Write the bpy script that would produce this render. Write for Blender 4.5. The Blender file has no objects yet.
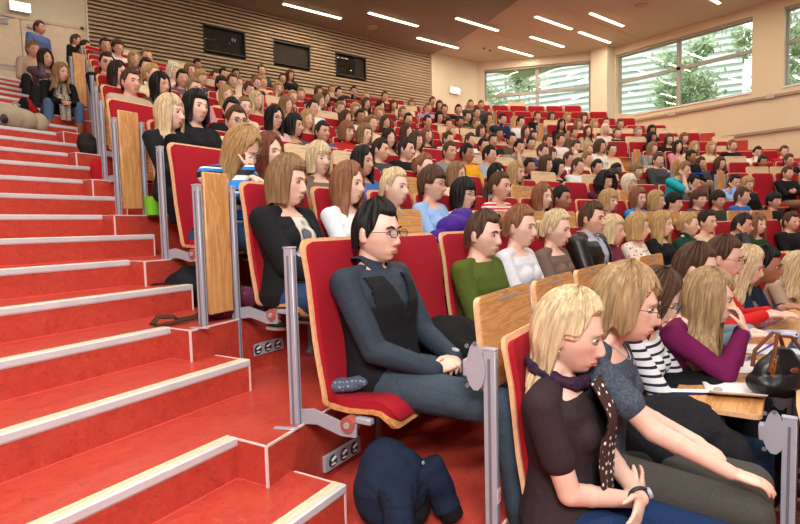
import bpy, math, random
import numpy as np
from math import sin, cos, pi, radians, sqrt, exp, atan2, tan, floor as ffloor
from mathutils import Vector, Matrix, noise
random.seed(11)
S = bpy.context.scene
COL = S.collection
ZO = 2.4                                   # height of the camera above the stage floor
# ------------------------------------------------------------------ camera (measured from the picture, hall axes)
YAW, PITCH, ROLL = 0.66283, 0.068, -0.025
CF = 532.44
fw = Vector((sin(YAW)*cos(PITCH), cos(YAW)*cos(PITCH), -sin(PITCH)))
r0 = Vector((cos(YAW), -sin(YAW), 0)); u0 = r0.cross(fw)
CR = r0*cos(ROLL) + u0*sin(ROLL); CU = -r0*sin(ROLL) + u0*cos(ROLL)
cam = bpy.data.cameras.new('camera'); cam.sensor_width = 36; cam.lens = CF*36/800; cam.clip_end = 200; cam.clip_start = .05
camo = bpy.data.objects.new('camera', cam); COL.objects.link(camo)
M = Matrix.Identity(4)
for i in range(3):
    M[i][0] = CR[i]; M[i][1] = CU[i]; M[i][2] = -fw[i]
M[2][3] = ZO
camo.matrix_world = M
S.camera = camo
def proj(p):
    p = Vector(p) - Vector((0, 0, ZO)); z = p.dot(fw)
    return 400 + CF*p.dot(CR)/z, 262 - CF*p.dot(CU)/z, z
def ray(x, y): return fw + CR*((x-400)/CF) - CU*((y-262)/CF)
def on_z(x, y, z):
    d = ray(x, y); t = (z-ZO)/d.z; return Vector((d.x*t, d.y*t, z))
# ------------------------------------------------------------------ hall geometry
UC, RR = 6.2, 14.4
def g(u): return -(RR - sqrt(max(RR*RR-(u-UC)**2, .01)))
ROWS = 'ZABCDEFGHIJKLM'
FL = {'Z': -1.79, 'A': -1.46, 'B': -1.109, 'C': -.799, 'D': -.489, 'E': -.179, 'F': .131}
for i, c in enumerate('GHIJKLM'): FL[c] = .131 + .335*(i+1)
for c in FL: FL[c] += ZO
VR = {c: 3.78 + .8624*(ord(c)-67) for c in 'BCDEFGHIJKLM'}; VR['A'] = 2.05; VR['Z'] = 1.15
def th_u(u): return math.asin(max(-.99, min(.99, (u-UC)/RR)))
def u_px(c, px, z, off):
    best = None
    for k in range(1500):
        q = -1.2 + k*.0125
        p = proj((q, VR[c]+g(q)-off, z))
        if p[2] < .3: continue
        e = abs(p[0]-px)
        if best is None or e < best[0]: best = (e, q)
    return best[1]
# ------------------------------------------------------------------ mesh helpers
class MB:
    def __init__(s): s.v = []; s.f = []; s.m = []
    def add(s, vs, fs, mi=0):
        o = len(s.v); s.v += [tuple(v) for v in vs]; s.f += [[i+o for i in f] for f in fs]; s.m += [mi]*len(fs); return s
    def box(s, x0, x1, y0, y1, z0, z1, mi=0, mat=None):
        v = [(x, y, z) for z in (z0, z1) for y in (y0, y1) for x in (x0, x1)]
        if mat is not None: v = [tuple(mat @ Vector(p)) for p in v]
        return s.add(v, [(0, 2, 3, 1), (4, 5, 7, 6), (0, 1, 5, 4), (2, 6, 7, 3), (0, 4, 6, 2), (1, 3, 7, 5)], mi)
    def bbox(s, x0, x1, y0, y1, z0, z1, b=.004, mi=0, mat=None):
        # box with every edge chamfered
        cx, cy, cz = (x0+x1)/2, (y0+y1)/2, (z0+z1)/2; hx, hy, hz = (x1-x0)/2, (y1-y0)/2, (z1-z0)/2
        b = min(b, hx*.9, hy*.9, hz*.9)
        idx = {}; vs = []
        for sx in (-1, 1):
            for sy in (-1, 1):
                for sz in (-1, 1):
                    for a in range(3):
                        h = [hx-b, hy-b, hz-b]; h[a] += b
                        idx[sx, sy, sz, a] = len(vs); vs.append((cx+sx*h[0], cy+sy*h[1], cz+sz*h[2]))
        fs = []
        for a in range(3):
            o = [i for i in range(3) if i != a]
            for sa in (-1, 1):
                q = []
                for (p, r) in ((-1, -1), (1, -1), (1, 1), (-1, 1)):
                    k = [0]*3; k[a] = sa; k[o[0]] = p; k[o[1]] = r; q.append(idx[k[0], k[1], k[2], a])
                if (sa > 0) == (a == 1): q = q[::-1]
                fs.append(q)
            for p in (-1, 1):
                for r in (-1, 1):
                    k0 = [0]*3; k0[o[0]] = p; k0[o[1]] = r; q = []
                    for sa, ax in ((-1, o[0]), (1, o[0]), (1, o[1]), (-1, o[1])):
                        k = k0[:]; k[a] = sa; q.append(idx[k[0], k[1], k[2], ax])
                    fs.append(q)
        for sx in (-1, 1):
            for sy in (-1, 1):
                for sz in (-1, 1): fs.append([idx[sx, sy, sz, a] for a in range(3)])
        if mat is not None: vs = [tuple(mat @ Vector(p)) for p in vs]
        return s.add(vs, fs, mi)
    def tube(s, pts, rads, n=8, mi=0, cap=True, flat=1.0, up=None):
        pts = [Vector(p) for p in pts]
        if not hasattr(rads, '__len__'): rads = [rads]*len(pts)
        rings = []; prev = None
        for i, p in enumerate(pts):
            d = (pts[min(i+1, len(pts)-1)] - pts[max(i-1, 0)])
            d = d.normalized() if d.length > 1e-9 else Vector((0, 0, 1))
            if prev is None:
                a = Vector(up) if up is not None else (Vector((0, 0, 1)) if abs(d.z) < .9 else Vector((1, 0, 0)))
            else: a = prev
            a = (a - d*a.dot(d)); a = a.normalized() if a.length > 1e-6 else d.orthogonal().normalized()
            prev = a; b = d.cross(a)
            rings.append([p + (a*cos(t)*flat + b*sin(t))*rads[i] for t in [2*pi*k/n for k in range(n)]])
        vs = [v for r in rings for v in r]; fs = []
        for i in range(len(rings)-1):
            for k in range(n): fs.append((i*n+k, i*n+(k+1) % n, (i+1)*n+(k+1) % n, (i+1)*n+k))
        if cap:
            fs.append(list(range(n))[::-1]); fs.append([(len(rings)-1)*n+k for k in range(n)])
        return s.add(vs, fs, mi)
    def capsule(s, a, b, ra, rb, n=12, mi=0):
        a = Vector(a); b = Vector(b); d = b-a; L = d.length
        if L < 1e-6: return s.ell(a, (ra, ra, ra), mi=mi)
        d /= L; pts = []; rr = []
        for k in range(4):
            t = -pi/2 + (k+.35)*pi/2/4; pts.append(a + d*(ra*sin(t))); rr.append(ra*cos(t))
        pts += [a, b]; rr += [ra, rb]
        for k in range(4):
            t = (k+.65)*pi/2/4; pts.append(b + d*(rb*sin(t))); rr.append(rb*cos(t))
        return s.tube(pts, rr, n, mi)
    def ell(s, c, r, n=14, m=9, mi=0, rot=None):
        vs = []; c = Vector(c)
        for i in range(1, m):
            t = pi*i/m
            for k in range(n):
                p = 2*pi*k/n; q = Vector((r[0]*sin(t)*cos(p), r[1]*sin(t)*sin(p), r[2]*cos(t)))
                vs.append(c + (rot @ q if rot is not None else q))
        q = Vector((0, 0, r[2])); q = rot @ q if rot is not None else q
        vs += [c+q, c-q]; fs = []
        for i in range(m-2):
            for k in range(n): fs.append((i*n+k, (i+1)*n+k, (i+1)*n+(k+1) % n, i*n+(k+1) % n))
        T = len(vs)-2
        for k in range(n):
            fs.append((T, k, (k+1) % n)); fs.append((T+1, (m-2)*n+(k+1) % n, (m-2)*n+k))
        return s.add(vs, fs, mi)
    def loft(s, rings, mi=0, cap=True):
        n = len(rings[0]); vs = [v for r in rings for v in r]; fs = []
        for i in range(len(rings)-1):
            for k in range(n): fs.append((i*n+k, i*n+(k+1) % n, (i+1)*n+(k+1) % n, (i+1)*n+k))
        if cap: fs.append(list(range(n))[::-1]); fs.append([(len(rings)-1)*n+k for k in range(n)])
        return s.add(vs, fs, mi)
    def prism(s, poly, z0, z1, mi=0, mat=None):
        n = len(poly); vs = [(p[0], p[1], z0) for p in poly] + [(p[0], p[1], z1) for p in poly]
        if mat is not None: vs = [tuple(mat @ Vector(p)) for p in vs]
        return s.add(vs, [list(range(n))[::-1], list(range(n, 2*n))] + [(i, (i+1) % n, n+(i+1) % n, n+i) for i in range(n)], mi)
    def xf(s, mat): s.v = [tuple(mat @ Vector(p)) for p in s.v]; return s
    def mesh(s, name, smooth=True, fix=True):
        me = bpy.data.meshes.new(name); me.from_pydata(s.v, [], s.f)
        for i, p in enumerate(me.polygons): p.material_index = s.m[i]
        if fix:
            import bmesh
            bm = bmesh.new(); bm.from_mesh(me); bmesh.ops.recalc_face_normals(bm, faces=bm.faces); bm.to_mesh(me); bm.free()
        if smooth:
            for p in me.polygons: p.use_smooth = True
            try: me.set_sharp_from_angle(angle=radians(38))
            except Exception: pass
        return me
    def build(s, name, mats, parent=None, smooth=True, fix=True):
        me = s.mesh(name, smooth, fix)
        return link(name, me, mats, parent)
def link(name, me, mats=None, parent=None):
    if mats is not None:
        if not isinstance(mats, (list, tuple)): mats = [mats]
        if len(me.materials) == 0:
            for m_ in mats: me.materials.append(m_)
    o = bpy.data.objects.new(name, me); COL.objects.link(o)
    if parent is not None: o.parent = parent
    return o
def obj_mats(o, mats):
    for i, m_ in enumerate(mats):
        o.material_slots[i].link = 'OBJECT'; o.material_slots[i].material = m_
def tag(o, label, cat=None, group=None, kind=None):
    if label:
        o['label'] = label
    if cat: o['category'] = cat
    if group: o['group'] = group
    if kind: o['kind'] = kind
    return o
def thing(name, label, cat, loc=(0, 0, 0), rz=0, group=None):
    o = bpy.data.objects.new(name, None); COL.objects.link(o); o.location = loc; o.rotation_euler = (0, 0, rz); o.empty_display_size = .1
    return tag(o, label, cat, group)
def struct(name, mb, mats, smooth=False):
    o = mb.build(name, mats, smooth=smooth); o['kind'] = 'structure'; return o
def copy_tree(o, parent=None):
    c = o.copy(); COL.objects.link(c)
    if parent is not None: c.parent = parent
    for ch in KIDS(o): copy_tree(ch, c)
    return c
def KIDS(o): return list(o.children)
# ------------------------------------------------------------------ materials
def srgb(c):
    if isinstance(c, str): c = [int(c[i:i+2], 16) for i in (0, 2, 4)]
    return tuple(((v/255)/12.92 if v/255 <= .04045 else ((v/255+.055)/1.055)**2.4) for v in c) + (1,)
MATS = {}
LONG = []
def nodes(name):
    m = bpy.data.materials.new(name); m.use_nodes = True; nt = m.node_tree
    return m, nt, nt.nodes['Principled BSDF']
def N(nt, t, **k):
    n = nt.nodes.new(t)
    for a, b in k.items():
        if a.startswith('i_'): n.inputs[a[2:].replace('_', ' ')].default_value = b
        else: setattr(n, a, b)
    return n
def coords(nt, scale=(1, 1, 1), rot=(0, 0, 0)):
    tc = N(nt, 'ShaderNodeTexCoord'); mp = N(nt, 'ShaderNodeMapping'); mp.inputs['Scale'].default_value = scale; mp.inputs['Rotation'].default_value = rot
    nt.links.new(tc.outputs['Object'], mp.inputs['Vector']); return mp.outputs['Vector']
def ramp(nt, fac, stops):
    r = N(nt, 'ShaderNodeValToRGB'); cr = r.color_ramp
    while len(cr.elements) < len(stops): cr.elements.new(.5)
    for e, (p, c) in zip(cr.elements, stops): e.position = p; e.color = srgb(c) if not isinstance(c, tuple) else c
    nt.links.new(fac, r.inputs['Fac']); return r.outputs['Color']
def bump(nt, b, h, strength=.2, dist=.002):
    n = N(nt, 'ShaderNodeBump'); n.inputs['Strength'].default_value = strength; n.inputs['Distance'].default_value = dist
    nt.links.new(h, n.inputs['Height']); nt.links.new(n.outputs['Normal'], b.inputs['Normal'])
def flat(name, c, rough=.5, metal=0, noise_amt=.06, nscale=8, **kw):
    if name in MATS: return MATS[name]
    m, nt, b = nodes(name); c = srgb(c) if not isinstance(c, tuple) else c
    v = coords(nt); no = N(nt, 'ShaderNodeTexNoise', i_Scale=nscale, i_Detail=4.0); nt.links.new(v, no.inputs['Vector'])
    lo = tuple(x*(1-noise_amt) for x in c[:3]) + (1,); hi = tuple(min(1, x*(1+noise_amt)) for x in c[:3]) + (1,)
    nt.links.new(ramp(nt, no.outputs['Fac'], [(.3, lo), (.7, hi)]), b.inputs['Base Color'])
    b.inputs['Roughness'].default_value = rough; b.inputs['Metallic'].default_value = metal
    for k, x in kw.items(): b.inputs[k.replace('_', ' ')].default_value = x
    MATS[name] = m; return m
def fabric(name, c, c2=None, nscale=260, rough=.85, wr=.35, sheen=.0):
    if name in MATS: return MATS[name]
    m, nt, b = nodes(name); c = srgb(c) if not isinstance(c, tuple) else c
    v = coords(nt); n1 = N(nt, 'ShaderNodeTexNoise', i_Scale=nscale, i_Detail=2.0); n2 = N(nt, 'ShaderNodeTexNoise', i_Scale=9.0, i_Detail=3.0, i_Distortion=.6)
    nt.links.new(v, n1.inputs['Vector']); nt.links.new(v, n2.inputs['Vector'])
    lo = tuple(x*.82 for x in c[:3]) + (1,); hi = srgb(c2) if c2 else tuple(min(1, x*1.15+.004) for x in c[:3]) + (1,)
    nt.links.new(ramp(nt, n1.outputs['Fac'], [(.3, lo), (.7, hi)]), b.inputs['Base Color'])
    b.inputs['Roughness'].default_value = rough; b.inputs['Sheen Weight'].default_value = sheen; b.inputs['Specular IOR Level'].default_value = .2
    bump(nt, b, n2.outputs['Fac'], wr, .02)
    MATS[name] = m; return m
def stripes(name, cols, period, axis='Z', rough=.85, wob=.0):
    if name in MATS: return MATS[name]
    m, nt, b = nodes(name); v = coords(nt)
    sp = N(nt, 'ShaderNodeSeparateXYZ'); nt.links.new(v, sp.inputs[0])
    no = N(nt, 'ShaderNodeTexNoise', i_Scale=7.0); nt.links.new(v, no.inputs['Vector'])
    a1 = N(nt, 'ShaderNodeMath', operation='MULTIPLY_ADD'); a1.inputs[1].default_value = wob; nt.links.new(no.outputs['Fac'], a1.inputs[0]); nt.links.new(sp.outputs[axis], a1.inputs[2])
    d = N(nt, 'ShaderNodeMath', operation='DIVIDE'); d.inputs[1].default_value = period; nt.links.new(a1.outputs[0], d.inputs[0])
    f = N(nt, 'ShaderNodeMath', operation='FRACT'); nt.links.new(d.outputs[0], f.inputs[0])
    r = N(nt, 'ShaderNodeValToRGB'); cr = r.color_ramp; cr.interpolation = 'CONSTANT'
    while len(cr.elements) < len(cols): cr.elements.new(.5)
    for e, (p, c) in zip(cr.elements, cols): e.position = p; e.color = srgb(c)
    nt.links.new(f.outputs[0], r.inputs['Fac']); nt.links.new(r.outputs['Color'], b.inputs['Base Color'])
    b.inputs['Roughness'].default_value = rough; b.inputs['Specular IOR Level'].default_value = .2
    MATS[name] = m; return m
def spots(name, base, dot, scale, thr=.3, c3=None):
    if name in MATS: return MATS[name]
    m, nt, b = nodes(name); v = coords(nt)
    vo = N(nt, 'ShaderNodeTexVoronoi', i_Scale=scale, i_Randomness=.35); nt.links.new(v, vo.inputs['Vector'])
    r = ramp(nt, vo.outputs['Distance'], [(thr-.02, dot), (thr+.02, base)] if not c3 else [(thr-.12, c3), (thr-.1, dot), (thr+.02, base)])
    nt.links.new(r, b.inputs['Base Color']); b.inputs['Roughness'].default_value = .85; MATS[name] = m; return m
def plaid(name, a, b_, c):
    if name in MATS: return MATS[name]
    m, nt, b = nodes(name); v = coords(nt)
    w1 = N(nt, 'ShaderNodeTexWave', i_Scale=14.0, i_Distortion=.5); w1.bands_direction = 'X'
    w2 = N(nt, 'ShaderNodeTexWave', i_Scale=11.0, i_Distortion=.5); w2.bands_direction = 'Z'
    nt.links.new(v, w1.inputs['Vector']); nt.links.new(v, w2.inputs['Vector'])
    mx = N(nt, 'ShaderNodeMix', data_type='RGBA'); mx.inputs[6].default_value = srgb(a); mx.inputs[7].default_value = srgb(b_)
    nt.links.new(w1.outputs['Fac'], mx.inputs[0])
    m2 = N(nt, 'ShaderNodeMix', data_type='RGBA'); m2.inputs[7].default_value = srgb(c)
    k = N(nt, 'ShaderNodeMath', operation='MULTIPLY'); k.inputs[1].default_value = .5; nt.links.new(w2.outputs['Fac'], k.inputs[0])
    nt.links.new(mx.outputs[2], m2.inputs[6]); nt.links.new(k.outputs[0], m2.inputs[0]); nt.links.new(m2.outputs[2], b.inputs['Base Color'])
    b.inputs['Roughness'].default_value = .85; MATS[name] = m; return m
def wood(name, a, b_, scale=(1.2, 14, 14), rough=.38):
    if name in MATS: return MATS[name]
    m, nt, b = nodes(name); v = coords(nt, scale)
    n1 = N(nt, 'ShaderNodeTexNoise', i_Scale=2.2, i_Detail=6.0, i_Distortion=.8); nt.links.new(v, n1.inputs['Vector'])
    nt.links.new(ramp(nt, n1.outputs['Fac'], [(.32, a), (.5, b_), (.56, a), (.72, b_)]), b.inputs['Base Color'])
    b.inputs['Roughness'].default_value = rough; bump(nt, b, n1.outputs['Fac'], .08, .001); MATS[name] = m; return m
def lino():
    m, nt, b = nodes('red_linoleum'); v = coords(nt)
    n1 = N(nt, 'ShaderNodeTexNoise', i_Scale=7.0, i_Detail=8.0, i_Distortion=2.2, i_Roughness=.7); n2 = N(nt, 'ShaderNodeTexNoise', i_Scale=32.0, i_Detail=6.0, i_Distortion=1.2, i_Roughness=.75)
    nt.links.new(v, n1.inputs['Vector']); nt.links.new(v, n2.inputs['Vector'])
    c1 = ramp(nt, n1.outputs['Fac'], [(.3, 'A63229'), (.48, 'BB4235'), (.62, 'C85343'), (.75, 'B03B30')])
    c2 = ramp(nt, n2.outputs['Fac'], [(.34, '6E2A24'), (.44, 'BB4235'), (.58, 'BF4739'), (.7, 'D8703F')])
    mx = N(nt, 'ShaderNodeMix', data_type='RGBA'); mx.inputs[0].default_value = .58
    nt.links.new(c1, mx.inputs[6]); nt.links.new(c2, mx.inputs[7]); nt.links.new(mx.outputs[2], b.inputs['Base Color'])
    b.inputs['Roughness'].default_value = .34; b.inputs['Specular IOR Level'].default_value = .45
    bump(nt, b, n2.outputs['Fac'], .05, .001); return m
LINO = lino()
ALU = flat('brushed_aluminium', 'A9ADB8', .42, .15, .04, 40)
ALUD = flat('aluminium_edge_groove', '747985', .4, .2)
NOSE = flat('nosing_rubber_strip', 'E2CFAE', .6, 0, .05, 30)
SEAM = flat('pale_seam_welding', 'EAD2CC', .5)
PSEAM = flat('pink_seam_line', 'E0564E', .5)
OAK = wood('oak_veneer', 'B97F49', 'D9A468')
OAKV = wood('oak_veneer_upright', 'BC854E', 'D8A56A', (14, 14, 1.2))
OAKE = flat('plywood_edge', 'DDB083', .5, 0, .12, 60)
LAM = wood('pale_laminate_desk', 'D9B98F', 'E8CFA9')
RED = fabric('red_seat_upholstery', 'A01626', None, 340, .9, .04, 0)
WALLM = flat('warm_white_plaster', 'D4CDB6', .8, 0, .02, 3)
WALLR = flat('cream_side_wall_panel', 'D2C3A2', .7, 0, .02, 2)
CEILW = flat('white_ceiling_plaster', 'C2C0AC', .85, 0, .02, 2)
CEILD = flat('taupe_ceiling_board', '8E8B7C', .7, 0, .03, 2)
BLACK = flat('black_metal', '17171A', .45)
WHITE = flat('white_plastic', 'E9E9E6', .4)
FRAME = flat('grey_window_frame', '9C9C95', .45)
def emis(name, c, st):
    m, nt, b = nodes(name); b.inputs['Emission Color'].default_value = srgb(c); b.inputs['Emission Strength'].default_value = st; b.inputs['Base Color'].default_value = srgb(c); return m
def glass(name, tint='F4FBF8', rough=0.0, fac=.12):
    m, nt, b = nodes(name); out = nt.nodes['Material Output']
    t = N(nt, 'ShaderNodeBsdfTransparent'); t.inputs[0].default_value = srgb(tint); gl = N(nt, 'ShaderNodeBsdfGlossy'); gl.inputs['Roughness'].default_value = .03
    mx = N(nt, 'ShaderNodeMixShader'); mx.inputs[0].default_value = min(.035, fac); nt.links.new(t.outputs[0], mx.inputs[1]); nt.links.new(gl.outputs[0], mx.inputs[2]); nt.links.new(mx.outputs[0], out.inputs[0]); return m
GLASS = glass('window_glass')
# ================================================================== THE HALL
TA = radians(21.2)                          # stair nosings turn this much against the hall axis
ex = Vector((cos(TA), sin(TA), 0)); ey = Vector((-sin(TA), cos(TA), 0))
STM = Matrix(((ex.x, ey.x, 0, 0), (ex.y, ey.y, 0, 0), (0, 0, 1, 0), (0, 0, 0, 1)))   # stair frame -> hall frame
PR, DX, YF, XF, REC = .804, .312, 3.828, 2.316, .158
NR = list(range(-6, 8))                     # Z..M
def rowc(n): return 'FGHIJKLM'[n] if n >= 0 else 'ZABCDE'[n+6]
def nfl(n):
    if n < -6: return FL['Z'] - .33*(-6-n)
    if n > 7: return FL['M']
    return FL[rowc(n)]
def edge_y(n): return YF + n*PR             # riser line (front of platform n) in the stair frame
def edge_x(n): return XF + n*DX
def curve_pts(n, u0_, u1_, off=0, m=26):
    V = VR[rowc(n-1)] if n-1 >= -6 else 1.07-.8624
    pts = [(u0_+(u1_-u0_)*i/m, V + .03 + off + g(u0_+(u1_-u0_)*i/m)) for i in range(m+1)]
    if n > -6:
        c_ = STM @ Vector((XF+n*DX, YF+n*PR, 0)); b_ = u0_+.5
        pts = [(u0_, c_.y+off), (b_, V+.03+off+g(b_))] + [p for p in pts if p[0] > b_+.02]
    return pts
UWALL = 17.0
def edge_u(n):
    p = STM @ Vector((edge_x(n), edge_y(n), 0)); return p.x
fl = MB()
for n in range(-5, 9):                      # platform n: solid from the riser back past the next one
    z = nfl(n); u0_ = edge_u(n)
    fr = curve_pts(n, u0_, UWALL)
    if n < 8: bk = curve_pts(min(n+1, 8), u0_, UWALL, .06)
    else: bk = [(u0_, 13.6), (UWALL, 13.6)]
    if n == 7: bk = [(u0_, 13.7), (UWALL, 13.7)]
    if n == 8: break
    c0 = STM @ Vector((edge_x(n), edge_y(n)+PR+.1, 0)); bk = [(max(a, c0.x), b) for a, b in bk if a > c0.x-.05] or bk
    poly = fr + bk[::-1] + [(c0.x, c0.y)] if n < 7 else fr + bk[::-1]
    fl.prism(poly, nfl(n-1)-.35, z)
# lowest platform in front of row A and the stage floor
fl.prism([(edge_u(-6), -9)]+[(UWALL, -9)]+curve_pts(-5, edge_u(-6), UWALL, .05)[::-1], FL['Z']-1.0, FL['Z'])
struct('floor', fl, LINO)
# stairs of the left aisle
st = MB(); nos = []
XL = -3.6
for n in range(-5, 8):
    z = nfl(n); zl = nfl(n-1); zm = (z+zl)/2; ye = edge_y(n); xe = edge_x(n)
    yb = edge_y(n+1) - (PR/2-REC) + .25
    if n == 7: yb = 14.5
    st.box(XL, xe+.0005, ye+REC, yb, zl-.7, z, 0, STM)                # upper tread, recessed behind the platform edge
    yh = ye - (PR/2-REC)
    st.box(XL, xe+.145, yh, ye+REC+.02, zl-.4, zm, 0, STM)            # half step in front
    nos.append((xe, ye+REC, z)); nos.append((xe+.145, yh, zm))
    fz = .004
struct('stair_treads', st, LINO)['kind'] = 'structure'
sm = MB()
for n in range(-5, 8):                      # pale welded seams of the platform corners
    z = nfl(n); zl = nfl(n-1); zm = (z+zl)/2; ye = edge_y(n); xe = edge_x(n); yh = ye-(PR/2-REC)
    w = .005
    sm.box(xe-w, xe+w, ye-.003, ye+REC, z-.002, z+.0025, 0, STM)
    sm.box(xe-.006, xe+.004, ye-.004, ye+.004, zm, z, 0, STM)
    sm.box(xe+.145-w, xe+.1475, yh, ye, zm-.002, zm+.0025, 0, STM)
    sm.box(xe+.139, xe+.148, yh-.003, yh+.004, zl, zm, 0, STM)
    pts = curve_pts(n, edge_u(n), 10.4, -.003, 60)
    for a, b in zip(pts, pts[1:]):
        sm.add([(a[0], a[1], z+.0025), (b[0], b[1], z+.0025), (b[0], b[1]+.009, z+.0025), (a[0], a[1]+.009, z+.0025), (a[0], a[1], z-.006), (b[0], b[1], z-.006)], [(0, 1, 2, 3), (4, 5, 1, 0)])
struct('trim_1', sm, SEAM)
se2 = MB()
for (xe, y, z) in nos:
    se2.box(XL, xe-.001, y+.0, y+.002, z-.17, z-.168, 0, STM)
for n in range(-5, 2):                      # pink seam where riser meets tread
    z = nfl(n); zl = nfl(n-1); zm = (z+zl)/2; ye = edge_y(n); xe = edge_x(n)
    se2.box(XL, xe, ye+REC-.005, ye+REC+.001, zm, zm+.003, 0, STM)
    se2.box(xe-.004, xe+.001, ye-.002, ye+REC, zm, zm+.003, 0, STM)
    se2.box(XL, xe+.15, ye-(PR/2-REC)-.005, ye-(PR/2-REC)+.001, zl, zl+.003, 0, STM)
struct('trim_2', se2, PSEAM)
for i, (xe, y, z) in enumerate(nos):
    t = MB()
    prof = [(-.006, .002), (-.006, -.022), (-.002, -.03), (.004, -.03), (.004, -.001), (.052, -.001), (.052, .004), (.0, .006)]
    a = [(XL, y+p[0], z+p[1]) for p in prof]; b = [(xe, y+p[0], z+p[1]) for p in prof]
    k = len(prof); t.add(a+b, [list(range(k))[::-1], list(range(k, 2*k))] + [(q, (q+1) % k, k+(q+1) % k, k+q) for q in range(k)])
    for s0, s1 in ((.010, .027), (.031, .049)):
        t.box(XL, xe-.002, y+s0, y+s1, z+.003, z+.0068, 1)
    t.xf(STM)
    o = t.build('stair_nosing', [flat('nosing_silver', 'D2D3D6', .4, .1), NOSE], smooth=False)
    o['kind'] = 'structure'; o.name = 'trim_%d' % (i+3)
# aisle 2 half steps (right aisle)
s2 = MB()
for n in range(-4, 8):
    z = nfl(n); zl = nfl(n-1); pts = curve_pts(n, 10.25, 11.42, -.28, 4); pb = curve_pts(n, 10.25, 11.42, .02, 4)
    s2.prism(pts+pb[::-1], zl-.05, (z+zl)/2)
struct('trim_70', s2, LINO)
# ------------------------------------------------------------------ walls
CZ = 5.75+ZO; CZW = CZ+.0
w = MB()
BV = 13.62
A1 = Vector((14.3, 13.6)); B1 = Vector((17.0, 10.2)); 
# plaster part of the back wall left of the slats (with the doorway built as relief) and right of the slats
w.box(-5, 2.1, BV, BV+.3, 1.5, CZ)
struct('wall_back_left', w, WALLM)
w = MB(); w.box(2.1, 12.25, BV+.05, BV+.3, 4, CZ+.02); struct('wall_back', w, flat('dark_slat_backing', '352C25', .9))
w = MB(); w.box(12.18, 14.35, BV-.04, BV+.3, 4, CZ+.02); struct('wall_back_right', w, WALLM)
slats = MB(); zz = 4.9
# projection windows (u0,u1,z0,z1)
PW = [(4.6, 5.69, 4.47+ZO, 5.11+ZO), (6.47, 7.58, 4.47+ZO, 5.08+ZO), (8.41, 9.49, 4.46+ZO, 5.10+ZO)]
z = 2.4+ZO
SL = .088
while z < 5.72+ZO:
    segs = [(2.1, 12.18)]
    for (a, b, c, d) in PW:
        if z+SL*.55 > c and z < d:
            segs = [q for s_ in segs for q in ([(s_[0], a), (b, s_[1])] if s_[0] < a and b < s_[1] else [s_])]
    for a, b in segs: slats.box(a, b, BV-.03, BV+.06, z, z+SL*.56)
    z += SL
SLATM = wood('slat_veneer', 'A58F72', 'B9A486', (.6, 8, 8), .6)
tag(slats.build('slat_panelling', SLATM, smooth=False), None, None, None, 'structure').name = 'wall_back_slats'
w = MB(); w.box(12.14, 12.2, BV-.05, BV+.05, 2, CZ); w.box(2.07, 2.11, BV-.05, BV+.02, 2, CZ); struct('trim_71', w, WALLM)
for i, (a, b, c, d) in enumerate(PW):
    t = thing('projection_window', ['leftmost dark projection booth window in the slatted back wall', 'middle dark projection booth window with a glowing projector lens', 'rightmost dark projection booth window in the slatted back wall'][i], 'window', ((a+b)/2, BV, c), 0, 'projection booth windows')
    W2_, H = (b-a)/2, d-c
    m_ = MB()
    for q in ((-W2_, -W2_+.03, 0, H), (W2_-.03, W2_, 0, H), (-W2_, W2_, 0, .03), (-W2_, W2_, H-.03, H)): m_.box(q[0], q[1], -.04, .2, q[2], q[3])
    m_.build('window_frame', BLACK, t, False)
    m_ = MB(); m_.box(-W2_+.03, W2_-.03, .2, .22, .03, H-.03); m_.build('booth_back', flat('dark_booth_interior', '050505', .8), t, False)
    m_ = MB(); m_.box(-W2_+.03, W2_-.03, .05, .056, .03, H-.03); m_.build('pane', glass('booth_glass', 'FFFFFF', 0, .02) if i == 0 else bpy.data.materials['booth_glass'], t, False)
    if i == 1:
        m_ = MB(); m_.tube([(-.16, .16, .2), (-.16, .08, .2)], [.05, .06], 14); p = m_.build('projector_lens', BLACK, t)
        m_ = MB(); m_.ell((-.16, .07, .2), (.042, .012, .042)); m_.build('lit_lens', emis('projector_glow', 'FFFFFF', 9), p)
        m_ = MB()
        for q in range(4): m_.box(.1+q*.06, .14+q*.06, .17, .175, .42-.0*q, .52, 0, Matrix.Rotation(0, 4, 'Y'))
        m_.build('booth_lamp', emis('booth_lamp_blue', '7FA8C8', .8), t, False)
    else:
        m_ = MB(); m_.box(-.3, -.1, .1, .19, .08, .26); m_.box(.02, .16, .12, .19, .08, .2); m_.build('booth_equipment', flat('booth_equipment', '4A3020', .7), t, False)
        if i == 0:
            m_ = MB(); m_.box(.26, .3, .18, .185, .42, .5); m_.box(.33, .37, .18, .185, .42, .5); m_.build('booth_lamp', emis('booth_lamp_blue2', '9FC8E8', .8), t, False)
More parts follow.
